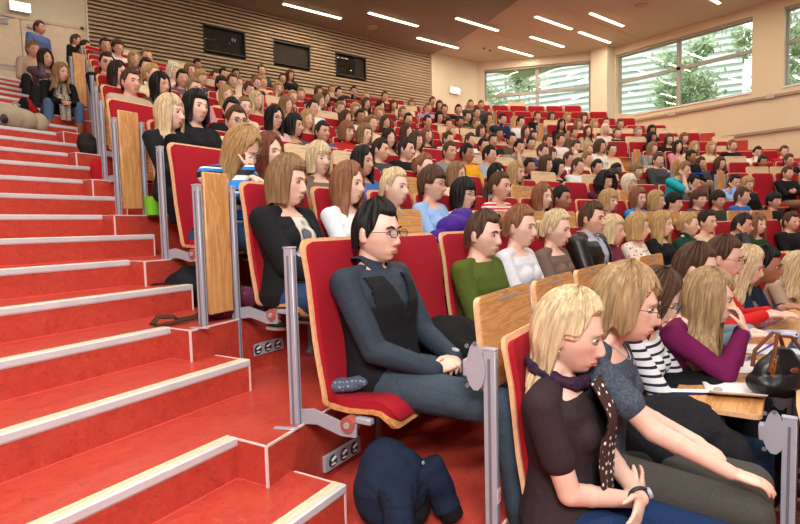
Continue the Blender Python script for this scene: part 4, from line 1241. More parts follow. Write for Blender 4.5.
ENTRIES.sort(key=lambda e: (e[0], e[1]))
# keep neighbours of a row apart
out = []
for e in ENTRIES:
    if out and out[-1][0] == e[0] and e[1]-out[-1][1] < .40:
        if e[1]-out[-1][1] < .12: continue
        e[1] = out[-1][1]+.40
    out.append(e)
ENTRIES = out
HAND_U = {'A': [1.36, 1.95, 2.55, 3.05, 3.6, 4.1, 4.7, 5.2, 5.9], 'B': [1.3, 2.45, 3.05, 3.65, 4.3], 'C': [1.5], 'D': [1.4, 1.95]}
OCC = {c: [e[1] for e in ENTRIES if e[0] == c] + HAND_U.get(c, []) for c in ROWS}
def place_auto(e, idx, total):
    c, u, x, y, a = e; hs, hc, sx, sk, tp, po_, gl = a[3], a[4], a[5], a[6], a[7], a[8], len(a) > 9
    fem = sx == 'f'; th = th_u(u); p = rpoint(c, th, .0); d = proj((p.x, p.y, FL[c]+1.1))[2]
    tier = 'm' if d < 7.5 else 'f'; vox = .0085 if tier == 'm' else .0125
    yb = rp.choice((-14, 0, 0, 14)) if tier == 'm' else rp.choice((-14, 6)); pose = POSE[po_]
    k = ('P', pose, fem, yb, tier); po = SHARED[k][1] if k in SHARED else mk_pose(pose, fem, yb)
    PS = 1.06; hm = (po.headm @ Vector((0, 0, 0)))*PS
    # drop or lift a little so that the head meets the height seen
    loc = Vector((p.x, p.y, FL[c]))
    fx = Matrix.Rotation(-th, 4, 'Z') @ Vector((0, -.20, 0)); loc += fx
    hz = loc + (Matrix.Rotation(-th, 4, 'Z') @ hm); hz_px = proj(hz)
    dz = max(-.16, min(.16, (hz_px[1]-y)*hz_px[2]/CF)); loc.z += dz*.9
    # slide along the row to match the column seen
    dx = (x-hz_px[0])*hz_px[2]/CF; dx = max(-.25, min(.25, dx)); loc += Vector((cos(th), -sin(th), 0))*dx*.9
    mat, desc, sl = TOPS[tp]
    side = 'left of the right aisle' if u < 11 else 'right block beyond the right aisle'
    lab = 'person in %s, %s, %s from the left, %s row' % (desc, PDESC[po_], ORD[idx], rown(c))
    t = thing('person', lab, 'person', loc, -th + radians(rp.uniform(-5, 5)), 'seated audience'); t.scale = (PS, PS, PS)
    neck = 'hood' if tp == 'bkh' else 'turtle' if tp in ('grt', 'gsc', 'bks', 'msc', 'rsc') else ('collar' if not fem else 'wide')
    dress(t, po, k, False, sk, mat, sl, neck, rp.choice((JEANS, DARKT, DARKT, JEANS, BROWNT)), SHOEM, vox)
    face(t, po, HSTY[hs], hc, fem, 1, rp.choice((1, 2)), gl and tier == 'm', tier == 'f')
    if not fem and hs == 'q': pass
    return t
# ================================================================== PEOPLE SEEN CLOSE UP
def cut(me, fn):
    import bmesh
    bm = bmesh.new(); bm.from_mesh(me); bmesh.ops.delete(bm, geom=[f for f in bm.faces if fn(f.calc_center_median())], context='FACES'); bm.to_mesh(me); bm.free(); return me
def solid(o, th=.004, off=-1): m_ = o.modifiers.new('thickness', 'SOLIDIFY'); m_.thickness = th; m_.offset = off; return o
def sheet(name, grid, mats, parent, th=.003, off=0):
    m_ = MB(); w = len(grid[0]); vs = [v for r in grid for v in r]; fs = []
    for i in range(len(grid)-1):
        for j in range(w-1): fs.append((i*w+j, i*w+j+1, (i+1)*w+j+1, (i+1)*w+j))
    m_.add(vs, fs); o = m_.build(name, mats, parent, True, False); solid(o, th, off); return o
def collar(root, po, mat, spread=.6):
    grid = []
    for i in range(5):
        t = i/4; row = []
        for k in range(33):
            a = radians(14 + (360-28)*k/32); front = max(0, cos(a))
            rx = .060+.004*t if t < .3 else .064+(.022+.022*front)*(t-.25); z = 1.0-.035*front if i < 2 else 1.0-.035*front - (t-.25)*(.010+.135*front**2)
            if i == 0: z = .945-.02*front; rx = .058
            row.append(po.up @ Vector((sin(a)*rx, -cos(a)*rx*1.02+.010, z)))
        grid.append(row)
    return sheet('collar', grid, mat, root, .0035)
def near(c, x, y, fwd, po, hair, hcol, skin, top, sleeve, neck, label, legc=DARKT, glasses=False, rz=0, seed=3, vox=.0048, zmax=.16, z0=None, loc=None, shoec=SHOEM, PS=1.08):
    if loc is None:
        hm = (po.headm @ Vector((0, 0, 0)))*PS; z = FL[c] + hm.z; u = u_px(c, x, z, .20+fwd-hm.y); th = th_u(u); p = rpoint(c, th)
        R_ = Matrix.Rotation(-th+radians(rz), 4, 'Z'); loc = Vector((p.x, p.y, FL[c])) + R_ @ Vector((0, -.20-fwd, 0)); hz = loc + (R_.to_3x3() @ hm); q = proj(hz)
        loc += Vector((cos(th), -sin(th), 0))*((x-q[0])*q[2]/CF)*1.0
        for _ in range(4):
            hz = loc + (R_.to_3x3() @ hm); q = proj(hz); loc += Vector((cos(th), -sin(th), 0))*((x-q[0])*q[2]/CF)
        hz = loc + (R_.to_3x3() @ hm); q = proj(hz); dz = (q[1]-y)*q[2]/CF
        loc.z += max(-zmax, min(zmax, dz)); ang = -th+radians(rz)
    else:
        ang = radians(rz)
        if x == -1:
            n_ = y; sx = XF-5; best = None; zz = nfl(n_)
            for k in range(400):
                q = STM @ Vector((XF-5+k*.0125*1.4, YF+n_*PR+REC+.13, zz)); pp = proj(q)
                if pp[2] > .5 and (best is None or abs(pp[0]-loc) < best[0]): best = (abs(pp[0]-loc), q)
            loc = best[1].copy(); loc.z = zz-.415*PS
        elif x: hm = Matrix.Rotation(ang, 3, 'Z') @ ((po.headm @ Vector((0, 0, 0)))*PS); d = ray(x, y); tt = (FL[c]+hm.z-ZO+loc)/d.z; loc = Vector((d.x*tt, d.y*tt, FL[c]+hm.z+loc)) - hm
    t = thing('person', label, 'person', loc, ang, 'seated audience'); t.scale = (PS, PS, PS)
    key = ('N', label); NEARKEYS[label] = key
    dress(t, po, key, True, skin, top, sleeve, neck, legc, shoec, vox)
    face(t, po, hair, hcol, po.female, 2, seed, glasses)
    return t
NEARKEYS = {}
def arms(l, r): return {1: l, -1: r}
def rel(s, *q): return q
V3 = Vector
def over(root, po, name, mat, infl, z1=.93, hem=.46, sleeve=None, cutf=None, vox=.008):
    m_ = shirt_mb(po, infl, 'wide', sleeve, hem) if sleeve else MB()
    if not sleeve: torso_mb(m_, po, infl, hem, z1)
    me = remesh(m_, vox, name); inv = po.up.inverted()
    if cutf: cut(me, lambda c: cutf(inv @ c))
    me.materials.append(mat); o = link(name, me, None, root); solid(o, .003, 1); return o
def watch(root, po, s, mat=None):
    sh, e, w, d, n_, c = arm_pts(po, s); ax = (w-e).normalized(); p = w-ax*.012; a = ax.orthogonal().normalized(); b = ax.cross(a)
    m_ = MB(); m_.tube([p+(a*cos(k)+b*sin(k))*.0275 for k in [2*pi*q/20 for q in range(21)]], .006, 8, cap=False); o = m_.build('watch_strap', mat or BLACK, root)
    nn = Vector(n_)*-1; nn = (nn-ax*nn.dot(ax)).normalized(); m_ = MB(); m_.tube([p+nn*.024, p+nn*.036], [.017, .016], 16); f = m_.build('watch_face', ALU, o); return o
# --- second row: man in the dark waistcoat
L = {1: [(.085, -.02, .50), (.15, -.52, .50), (.15, -.52, .09), (.17, -.64, .025)], -1: [(-.085, -.02, .50), (-.10, -.56, .49), (-.085, -.60, .09), (-.09, -.72, .025)]}
po = Pose(yaw=-3, nod=2, lean=-6, arms=arms(((.26, .02, .66), (.085, -.27, .585), (-.95, -.35, .1), (-.05, .3, -1), .9), ((-.26, .04, .66), (-.07, -.27, .575), (.95, -.38, .2), (0, .2, -1), .85)), legs=L)
VEST = fabric('waistcoat_black', '16171C', None, 300); SLATE = fabric('shirt_slate_blue', '2B3643', None, 300, .7, .6)
DENM = fabric('dark_grey_blue_denim', '303D4A', '4A5966', 420, .85, .8)
tB = near('B', 376, 233, .0, po, 'short', 'bk', 'c', SLATE, 1.0, 'collar', 'person in slate shirt and black waistcoat, hands clasped, in the end seat', DENM, True)
over(tB, po, 'waistcoat', VEST, .021, .925, .45, None, lambda c: (c.y < -.02 and c.z > .74 and abs(c.x) < (c.z-.74)*.42) or (c.z > .8 and abs(c.x) > .150 and c.z < .93))
collar(tB, po, SLATE); watch(tB, po, 1)
m_ = MB()
for k in range(3): m_.ell(po.up @ Vector((0, -.128, .55+k*.06)), (.006, .004, .006), 8, 6)
m_.build('waistcoat_buttons', BLACK, tB)
m_ = MB(); m_.tube([(-.17, .03, .50), (-.19, -.03, .44), (-.185, -.10, .43), (-.165, -.13, .50)], .0022, 6); m_.build('key_chain', ALU, tB)
# --- green sweater
po = Pose(yaw=-6, nod=4, lean=-3, arms=ARMS['lap'], legs=LEGS, bulk=1.04)
tG = near('B', 483, 235, .0, po, 'short', 'br', 'c', fabric('sweater_moss_green', '4C5A1F', None, 240, .9, .7), 1.0, 'collar', 'person in moss green V-neck sweater, third seat of the second row', DENM)
m_ = MB(); m_.tube([po.up @ Vector((sin(a)*.064, -cos(a)*.066+.012, .955-.045*max(0, cos(a))**2)) for a in [2*pi*k/24 for k in range(25)]], .010, 8, cap=False); m_.build('neckband', fabric('undershirt_navy', '20242E'), tG)
# --- white top, bun
po = Pose(female=True, yaw=-4, nod=5, lean=-3, arms=ARMS['lap'], legs=LEGS)
t_ = near('B', 520, 227, .0, po, 'bun', 'rd', 'c', fabric('white_long_sleeve', 'D5D6DC'), 1.0, 'wide', 'person in white long-sleeved top, between the green sweater and the taupe cardigan', JEANS)
po = Pose(female=True, yaw=-2, nod=9, lean=-3, arms=ARMS['lap'], legs=LEGS)
t_ = near('B', 556, 229, .0, po, 'pony', 'pb', 'c', TOPS['tpe'][0], 1.0, 'wide', 'person in taupe cardigan with low neckline, beside the leather jacket', JEANS)
po = Pose(yaw=-6, nod=2, lean=-3, arms=ARMS['lap'], legs=LEGS, bulk=1.03)
tS = near('B', 592, 219, .0, po, 'short', 'br', 'a', fabric('pale_striped_shirt', 'A9B2C0'), 1.0, 'collar', 'person in dark brown leather jacket over a pale shirt with a tie', DARKT)
over(tS, po, 'leather_jacket', flat('dark_brown_leather', '1C1714', .4), .024, .94, .46, 1.0, lambda c: c.y < -.02 and c.z > .5 and abs(c.x) < .035+(c.z-.5)*.09)
collar(tS, po, fabric('pale_striped_shirt', 'A9B2C0'))
grid = [[po.up @ Vector((sx*(.008+.014*min(1, i/6)), -.125+.055*max(0, 1-i/2.5)-.004*(1-abs(sx)), .935-.045*i)) for sx in (-1, -.5, 0, .5, 1)] for i in range(9)]
sheet('necktie', grid, spots('tie_blue', '46587E', '8C9BB8', 60, .3), tS, .006)
# --- third row: cardigan with printed white top
po = Pose(female=True, yaw=6, nod=6, lean=-4, arms=arms(((.22, -.02, .66), (.05, -.24, .60), (-.9, -.4, 0), (0, .2, -1), .8), ((-.23, -.0, .66), (-.02, -.26, .59), (.9, -.4, 0), (0, .2, -1), .7)), legs=LEGS)
tC = near('C', 287, 182, .0, po, 'bob', 'lb', 'c', spots('white_top_rose_print', 'D8D2C8', '33383C', 9, .34, '5A6064'), 1.0, 'wide', 'person in black cardigan over a white top with a grey rose print', JEANS, rz=4)
over(tC, po, 'cardigan', fabric('cardigan_black', '15161A'), .022, .93, .44, 1.0, lambda c: c.y < -.0 and abs(c.x) < .062+.02*sst(.9, .6, c.z))
# --- fourth row: blue striped sweater, head in hand
po = Pose(female=True, yaw=10, nod=34, roll=-8, lean=20, hp=Vector((0, -.06, 1.09)), arms=arms(((.18, -.3, .72), (.03, -.42, .80), (-.8, -.1, .4), (0, .5, -.8), .6), ((-.16, -.42, .74), (-.035, -.36, .90), (.15, .15, 1), (0, 1, 0), .8)), legs=LEGS)
tD = near('D', 242, 148, -.02, po, 'long', 'bl', 'c', stripes('sweater_blue_white_black', [(0, '2A7FD0'), (.34, 'DCE2E6'), (.52, '26282E'), (.74, '2A7FD0'), (.86, 'DCE2E6'), (.93, '26282E')], .155, 'Z', wob=.01), 1.0, 'wide', 'person in blue, white and black striped sweater, head bowed into one hand', JEANS, True)
po = Pose(female=True, yaw=0, nod=3, lean=-2, arms=ARMS['lap'], legs=LEGS)
near('D', 268, 153, .0, po, 'long', 'au', 'c', fabric('scarf_pale_print', 'B9B0AC'), 1.0, 'turtle', 'person in pale printed scarf, right behind the striped sweater', JEANS)
# --- front row
BRT = fabric('brown_tee', '33262A', None, 320, .8, .5)
po = Pose(female=True, yaw=2, nod=12, lean=-2, bulk=1.05, arms=arms(((.23, -.04, .66), (-.035, -.225, .625), (-.93, .02, -.42), (.05, 1, -.1), .35), ((-.22, -.0, .62), (.0, -.21, .60), (.95, -.05, .3), (0, 1, 0), .4)), legs=LEGS)
tA = near('A', 568, 333, .0, po, 'blonde', 'pb', 'c', BRT, .30, 'wide', 'person in dark brown T-shirt and spotted scarf, arms folded, front row end seat', fabric('jeans_royal_blue', '16294F', '243C68', 380, .85, .7), False, seed=4, zmax=.4)
SCM = spots('scarf_polka_dots', '3A1D18', 'E8E2DA', 42, .25)
m_ = MB(); m_.tube([po.up @ Vector((sin(a)*.078, -cos(a)*.080+.010, .962-.03*cos(a))) for a in [2*pi*k/22 for k in range(23)]], [.020+.004*sin(k*2.3) for k in range(23)], 9, cap=False); s_ = m_.build('scarf', fabric('scarf_navy_print', '1E1C3A', '4A2A3A', 60), tA)
grid = [[po.up @ Vector((-.012+sx*(.052+.022*min(1, i/5))-.01*i/10, -.112-.026*sin(min(1, i/4)*pi/2)-.022*gau(i-3.5, 2)+.006*cos(sx*5+i*.7), .95-.032*i)) for sx in [q/4-1 for q in range(9)]] for i in range(12)]
sheet('scarf_end', grid, SCM, s_, .006)
watch(tA, po, 1, flat('dark_bracelet', '2A2F3A', .5))
m_ = MB(); m_.ell(po.headm @ Vector((-.079, .004, -.042)), (.005, .005, .005), 8, 6); m_.build('earring', ALU, tA)
# w2
po = Pose(female=True, yaw=-2, nod=8, lean=9, arms=arms(((.20, -.15, .60), (.14, -.34, .585), (-.7, -.7, -.1), (0, .1, -1), .6), ((-.22, -.12, .60), (-.12, -.46, .60), (.2, -1, -.22), (.1, -.2, -1), .55)), legs=LEGS)
t2 = near('A', 623, 305, .0, po, 'bobw', 'ab', 'c', fabric('top_grey_marl', '3B4450', '535E6C', 120, .85, .5)  , .30, 'wide', 'person in grey short-sleeved top reaching over a black coat, second in front row', fabric('grey_trousers', '46443F'), True, seed=5, zmax=.4)
m_ = MB(); m_.tube([po.up @ Vector((sin(a)*.062, -cos(a)*.066+.008-.02*max(0, cos(a)), .955-.05*max(0, cos(a))**2)) for a in [2*pi*k/24 for k in range(25)]], .0014, 5, cap=False); n_ = m_.build('necklace', ALU, t2)
m_ = MB(); m_.ell(po.up @ Vector((0, -.092, .898)), (.008, .003, .010), 10, 8); m_.build('pendant', ALU, n_)
# striped
po = Pose(female=True, yaw=4, nod=24, lean=6, arms=arms(((.20, -.1, .66), (.06, -.37, .68), (-.8, -.6, -.1), (0, .1, -1), .7), ((-.20, -.1, .66), (-.05, -.37, .69), (.85, -.5, -.2), (0, .1, -1), .7)), legs=LEGS)
t3 = near('A', 652, 298, .0, po, 'long', 'br', 'c', stripes('top_breton', [(0, 'DEDEE0'), (.66, '23263A')], .034, 'Z', wob=.004), .9, 'wide', 'person in white top with fine navy stripes looking down, third in the front row', JEANS, True, zmax=.4)
watch(t3, po, -1, flat('steel_bracelet', 'C9C4BC', .3, .8))
# magenta
po = Pose(female=True, yaw=0, nod=6, lean=20, hp=Vector((0, -.05, 1.095)), arms=arms(((.12, -.5, .60), (.03, -.39, .90), (-.2, .2, 1), (0, 1, 0), 1.2), ((-.14, -.55, .60), (-.035, -.40, .90), (.2, .2, 1), (0, 1, 0), 1.2)), legs=LEGS)
t4 = near('A', 707, 298, .02, po, 'verylong', 'ab', 'c', fabric('sweater_magenta', '6A1248', None, 260, .85, .6), .96, 'wide', 'person in magenta sweater, chin on both hands, leaning on the desk', DARKT, seed=6, zmax=.4)
po = Pose(female=True, yaw=6, nod=10, lean=12, arms=ARMS['desk'], legs=LEGS)
near('A', 694, 268, .0, po, 'lowbun', 'br', 'c', fabric('denim_jacket_pale', '7C8B9A'), 1.0, 'wide', 'person in pale denim top, mostly hidden behind the magenta sweater', JEANS, vox=.008, zmax=.4)
po = Pose(female=True, yaw=0, nod=10, lean=14, arms=ARMS['desk'], legs=LEGS)
near('A', 722, 258, .02, po, 'pony', 'br', 'f', fabric('top_bright_red', 'C2201E'), 1.0, 'wide', 'person in bright red top, between the magenta sweater and the plaid shirt', JEANS, True, vox=.008, zmax=.4)
po = Pose(female=True, yaw=0, nod=14, lean=16, arms=ARMS['desk'], legs=LEGS)
near('A', 745, 266, .02, po, 'long', 'pb', 'c', plaid('shirt_plaid', 'B5492F', '6F7D90', '8C2A2A'), 1.0, 'wide', 'person in red and grey plaid shirt leaning over the desk', JEANS, vox=.008, zmax=.4)
po = Pose(female=True, yaw=0, nod=8, lean=24, arms=ARMS['desk'], legs=LEGS)
near('A', 764, 266, .0, po, 'pony', 'bk', 'd', fabric('jacket_navy_denim', '1F2C46'), .9, 'collar', 'person in navy jacket leaning far over the desk', JEANS, vox=.008, zmax=.4)
po = Pose(female=True, yaw=14, nod=14, lean=22, arms=ARMS['desk'], legs=LEGS)
near('A', 798, 268, .0, po, 'long', 'pb', 'c', fabric('sweater_oatmeal', 'A8927E'), 1.0, 'wide', 'person in oatmeal sweater at the right edge of the front row', JEANS, vox=.008, zmax=.4)
# --- people on the stairs and by the door
ST = {1: [(.085, -.02, .50), (.19, -.35, .56), (.17, -.37, .17), (.19, -.49, .105)], -1: [(-.085, -.02, .50), (-.17, -.35, .56), (-.20, -.37, .17), (-.22, -.49, .105)]}
def stair_person(fx, fy, row, half, ang, back, **k):
    z = FL[row]-(.1675 if half else 0); f = on_z(fx, fy, z); R_ = Matrix.Rotation(radians(ang), 4, 'Z'); p = f + R_ @ Vector((0, .42+back, 0)); p.z = z-.04; return p
sc_ang = 10
po = Pose(female=True, yaw=20, nod=4, roll=14, lean=30, arms=arms(((.17, -.3, .6), (.06, -.46, .58), (-.8, -.5, -.2), (0, .1, -1), .9), ((-.2, -.3, .6), (-.06, -.46, .58), (.8, -.5, -.2), (0, .1, -1), .9)), legs=ST)
BOOT = flat('tan_leather_boots', '8A4A1E', .6)
tX = near('I', -1, 4, 0, po, 'long', 'lb', 'b', TOPS['bk'][0], 1.0, 'wide', 'person sitting on the stairs in black cardigan, patterned scarf, jeans and tan boots', fabric('jeans_washed_blue', '3F5876', '5B7694', 300, .85, .6), loc=56, rz=sc_ang, vox=.009, shoec=BOOT, PS=.93)
m_ = MB()
for s in (-1, 1): m_ = MB(); a, b = Vector(ST[s][2]), Vector(ST[s][1]); m_.capsule(a+Vector((0, 0, .0)), a.lerp(b, .34), .052, .062, 14); m_.build('boot_shaft', BOOT, tX)
m_ = MB(); m_.tube([po.up @ Vector((sin(a)*.082, -cos(a)*.084+.010, .962-.02*cos(a))) for a in [2*pi*k/16 for k in range(17)]], .026, 8, cap=False)
for s in (-1, 1): m_.tube([po.up @ Vector((s*.04, -.08, .95)), po.up @ Vector((s*.045, -.14, .80)), (s*.04, -.36, .66), (s*.03, -.42, .52), (s*.03, -.43, .34)], [.03, .042, .04, .036, .03], 9)
m_.build('scarf', spots('scarf_grey_pattern', 'A39A8A', '3C3A38', 38, .36), tX)
po = Pose(female=True, yaw=16, nod=4, lean=18, arms=ARMS['chin'], legs=ST)
near('J', -1, 5, 0, po, 'long', 'db', 'b', spots('top_plum_pattern', '4A3A44', '8C7C80', 40, .3), 1.0, 'wide', 'person in plum patterned top, cheek on hand, sitting behind on the stairs', DARKT, loc=44, rz=sc_ang, vox=.010, PS=.95)
po = Pose(female=True, yaw=10, nod=16, lean=10, arms=ARMS['lap'], legs=ST)
near('K', -1, 6, 0, po, 'bun', 'lb', 'b', TOPS['bge'][0], 1.0, 'wide', 'person in beige top on the stairs, mostly hidden behind the plum top', DARKT, loc=34, rz=sc_ang, vox=.012, PS=.95)
def stand_at(x, y, zf, hh):
    d = ray(x, y); t = (zf+hh-ZO)/d.z; return Vector((d.x*t, d.y*t, zf))
po = Pose(yaw=10, nod=2, lean=0, legs=LEGS, arms={k: tuple(v) for k, v in ARMS['down'].items()})
def stander(x, y, zf, label, top, hair, hc, fem, rz, legc, skin='b', armk='down', sc=.93):
    # a standing figure: the seated torso raised onto straight legs
    U = .36; A_ = {}
    for s in (-1, 1):
        e, w, d, n_, c = ARMS[armk][s]; A_[s] = (e, w, d, n_, c)
    po = Pose(female=fem, yaw=8, nod=2, lean=0, arms=A_, legs={s: [(s*.085, 0, .50), (s*.10, -.01, .12), (s*.10, .02, -.27), (s*.12, -.11, -.335)] for s in (-1, 1)})
    loc = stand_at(x, y, zf, 1.125+U); loc.z = zf+U
    return near('M', 0, 0, 0, po, hair, hc, skin, top, 1.0, 'collar', label, legc, loc=loc, rz=rz, vox=.010, PS=1.0)
stander(38, 26, LZ, 'person in light blue shirt standing on the landing by the double door', fabric('shirt_denim_blue', '5670A8'), 'cap', 'br', False, 38, DARKT)
stander(74, 39, LZ, 'person in black jacket standing at the top end of the rows', TOPS['bkj'][0], 'short', 'br', False, 60, DARKT)
stander(83.5, 45, LZ-.2, 'person in dark top standing beside the black jacket at the top', TOPS['gry'][0], 'pony', 'db', True, 50, DARKT)
# ================================================================== THINGS LYING ABOUT
def rough_up(me, amp, fr, seed=0):
    for v in me.vertices:
        a = noise.noise(v.co*fr+Vector((seed, 7, 2))); b = 1-abs(noise.noise(v.co*fr*.7+Vector((2, seed, 5))))*2
        v.co += v.normal*(a*.6+b*.6)*amp
def cloth(name, parts, mat, label, cat, loc, rz=0, vox=.01, amp=.012, fr=11, sm=3, group=None, seed=0):
    m_ = MB()
    for p in parts:
        if p[0] == 'e': m_.ell(p[1], p[2], 16, 12)
        elif p[0] == 'b': m_.bbox(*p[1], .02)
        else: m_.tube(p[1], p[2], 12, flat=p[3] if len(p) > 3 else 1)
    me = remesh(m_, vox, name, sm); rough_up(me, amp, fr, seed); me.materials.append(mat)
    o = link(name, me); o.location = loc; o.rotation_euler = (0, 0, rz); return tag(o, label, cat, group)
def row_loc(c, u, off=0): th = th_u(u); p = rpoint(c, th, off); p.z = FL[c]; return p, -th
COATB = fabric('black_wool_coat', '101013', None, 200, .9, .6); DKD = fabric('dark_denim_jacket', '141D30', '1E2B42', 380, .85, .8)
# sockets on the risers
for (n, u, lab) in ((-3, 1.22, 'three-socket strip on the riser below the second row of seats'), (-3, 1.80, 'second three-socket strip further along the same riser'), (-2, 1.28, 'three-socket strip on the riser behind the third row'), (0, 1.55, 'three-socket strip on the riser below the sixth row')):
    V = (VR[rowc(n-1)]+.03); th = th_u(u); p = Vector((u, V+g(u)-(.03 if u < 1.25 else 0), nfl(n-1)+(.085 if u < 1.25 else .105))); t = thing('socket_strip', lab, 'power socket', p, -th)
    m_ = MB(); m_.bbox(-.13, .13, -.014, .004, -.036, .036, .003); m_.build('cover_plate', ALU, t, False)
    for k in (-1, 0, 1):
        m_ = MB(); m_.tube([(k*.078, -.0155, 0), (k*.078, -.013, 0)], [.027, .029], 20); m_.build('socket', flat('socket_dark', '25272B', .5), t)
        m_ = MB(); m_.tube([(k*.078-.012, -.018, .006), (k*.078+.014, -.018, .016)], .006, 8); m_.tube([(k*.078-.012, -.018, -.012), (k*.078+.010, -.018, -.012)], .004, 8); m_.build('socket_lid', WHITE, t)
# fixing plates on the floor
for (x, y, c, lab) in ((286, 429, 'C', 'small steel fixing plate on the red floor beside the nearest post'), (200, 328.5, 'D', 'small steel fixing plate on the step beside the double posts')):
    p = on_z(x, y, FL[c]); m_ = MB(); m_.bbox(-.05, .05, -.012, .012, 0, .006, .002); m_.ell((-.03, 0, .006), (.006, .006, .003), 8, 5); m_.ell((.03, 0, .006), (.006, .006, .003), 8, 5)
    o = m_.build('fixing_plate', ALU); o.location = p; o.rotation_euler = (0, 0, TA-1.2); tag(o, lab, 'metal plate')
# denim jacket over a black bag on the floor in front of the man
p = on_z(393, 523, FL['B'])
t = thing('jacket_pile', 'dark denim jacket thrown over a black bag on the floor below the end seat', 'jacket', p, .3); t.scale = (.84, .84, .84)
m_ = MB(); m_.ell((0, 0, .17), (.19, .15, .17), 18, 14); m_.ell((.03, .05, .22), (.14, .12, .14), 16, 12); m_.tube([(-.12, -.10, .24), (-.17, -.16, .12), (-.19, -.20, .05)], [.07, .06, .055], 10); m_.tube([(.1, -.12, .26), (.13, -.17, .14), (.14, -.2, .06)], [.07, .065, .06], 10)
me = remesh(m_, .008, 'denim_jacket', 3); rough_up(me, .016, 12, 3); me.materials.append(DKD); j = link('denim_jacket', me, None, t)
m_ = MB(); m_.tube([(-.175, -.165, .10), (-.20, -.22, .02)], [.052, .05], 12); m_.tube([(.135, -.18, .12), (.145, -.225, .02)], [.055, .055], 12); m_.ell((0, -.02, .07), (.16, .15, .07), 16, 10); me = remesh(m_, .008, 'black_bag', 2); me.materials.append(COATB); link('black_bag', me, None, t)
m_ = MB(); m_.tube([(.03, -.145, .30), (.03, -.151, .30)], .008, 10); m_.build('metal_button', ALU, j)
# black coat on the empty seat beside the green sweater
p, a = row_loc('B', EU['B']+.83, .22)
cloth('folded_coat', [('e', (0, 0, .52), (.24, .17, .11)), ('e', (.08, -.08, .50), (.18, .2, .08)), ('t', [(-.15, -.1, .50), (-.1, -.26, .46), (-.02, -.32, .34)], [.06, .06, .05])], COATB, 'black coat heaped on the empty seat between two people', 'coat', p, a, .010, .016, 10, seed=1)
# pouch on the seat behind the man
p, a = row_loc('B', EU['B']+.10, .15)
cloth('patterned_pouch', [('e', (0, 0, .465), (.045, .09, .028)), ('e', (0, -.05, .475), (.038, .05, .024))], spots('pouch_pattern', '4C5568', '8E93A0', 60, .3), 'small grey patterned pouch lying on the end seat behind the man', 'pouch', p, a+.6, .006, .003, 30)
# purple jacket lying over the backrests of the second row
PURP = fabric('purple_jacket', '331470', '47208C', 240, .7, .6)
p, a = row_loc('B', 2.62, -.12); p.z = 0
hz = FL['B']+1.02
o = cloth('purple_jacket', [('e', (-.10, .02, .06), (.18, .10, .09)), ('e', (.12, 0, .05), (.20, .09, .075)), ('e', (0, .03, .10), (.13, .09, .10)), ('t', [(-.22, .02, .02), (-.32, .04, .0), (-.38, .05, -.04)], [.05, .05, .03])], PURP, 'purple jacket heaped on top of the backrests behind the green sweater', 'jacket', (p.x, p.y, hz), a, .009, .014, 12, seed=4)
p2, a2 = row_loc('B', 3.02, -.06)
o = cloth('black_hood', [('e', (0, 0, .03), (.09, .07, .05)), ('e', (-.05, 0, .09), (.02, .02, .06))], COATB, 'small black cloth lying beside the purple jacket', 'cloth', (p2.x, p2.y, hz+.01), a2, .008, .008, 16)
# jacket and bag on the step below the striped sweater
p = on_z(193, 306, FL['D'])
cloth('black_rucksack', [('e', (0, 0, .12), (.17, .13, .13)), ('e', (.12, .02, .10), (.12, .11, .11)), ('e', (-.02, .02, .2), (.08, .08, .06)), ('t', [(-.1, -.02, .14), (-.22, -.03, .15), (-.30, .0, .13)], [.045, .03, .03], .4)], fabric('rucksack_black', '0F1118', None, 200, .7, .6), 'black rucksack slumped on the step under the fourth row', 'bag', p, -.2, .009, .012, 13, seed=2)
p = on_z(186, 322, FL['D'])
m_ = MB(); m_.tube([(-.19, -.05, .02), (-.15, -.02, .05), (-.08, -.04, .045), (-.05, -.03, .02), (.03, -.01, .02), (.12, .03, .03), (.19, .09, .06)], [.02]*7, 8, flat=.45); m_.tube([(-.18, -.06, .015), (-.10, -.055, .015), (-.02, -.04, .02)], [.022]*3, 8, flat=.4)
o = m_.build('leather_strap', fabric('brown_strap', '4A2E1E', None, 200)); o.location = p; o.rotation_euler = (0, 0, .1); tag(o, 'brown strap trailing over the red step below the black rucksack', 'strap')
p = on_z(222, 318, FL['D'])
cloth('flowered_bag', [('e', (0, 0, .08), (.12, .09, .08)), ('e', (.13, .04, .09), (.14, .08, .07)), ('e', (.3, .08, .07), (.15, .07, .06))], spots('bag_flowers', '5E1E3C', '2A2A22', 40, .3, 'B05A7A'), 'plum flowered bag behind the double posts of the third row', 'bag', p, .1, .009, .01, 15)
# coat hanging over the cardigan person's lap
p, a = row_loc('C', 1.50, .36)
cloth('olive_coat', [('e', (-.06, .02, .56), (.16, .17, .08)), ('t', [(-.10, -.1, .56), (-.12, -.2, .42), (-.12, -.22, .2), (-.11, -.22, .08)], [.10, .11, .10, .08]), ('t', [(.05, -.1, .56), (.06, -.2, .42), (.05, -.22, .22)], [.09, .10, .08])], fabric('coat_khaki', '6E5E49', None, 240, .85, .8), 'khaki brown coat over the lap of the person in the black cardigan', 'coat', p, a, .010, .014, 9, seed=5)
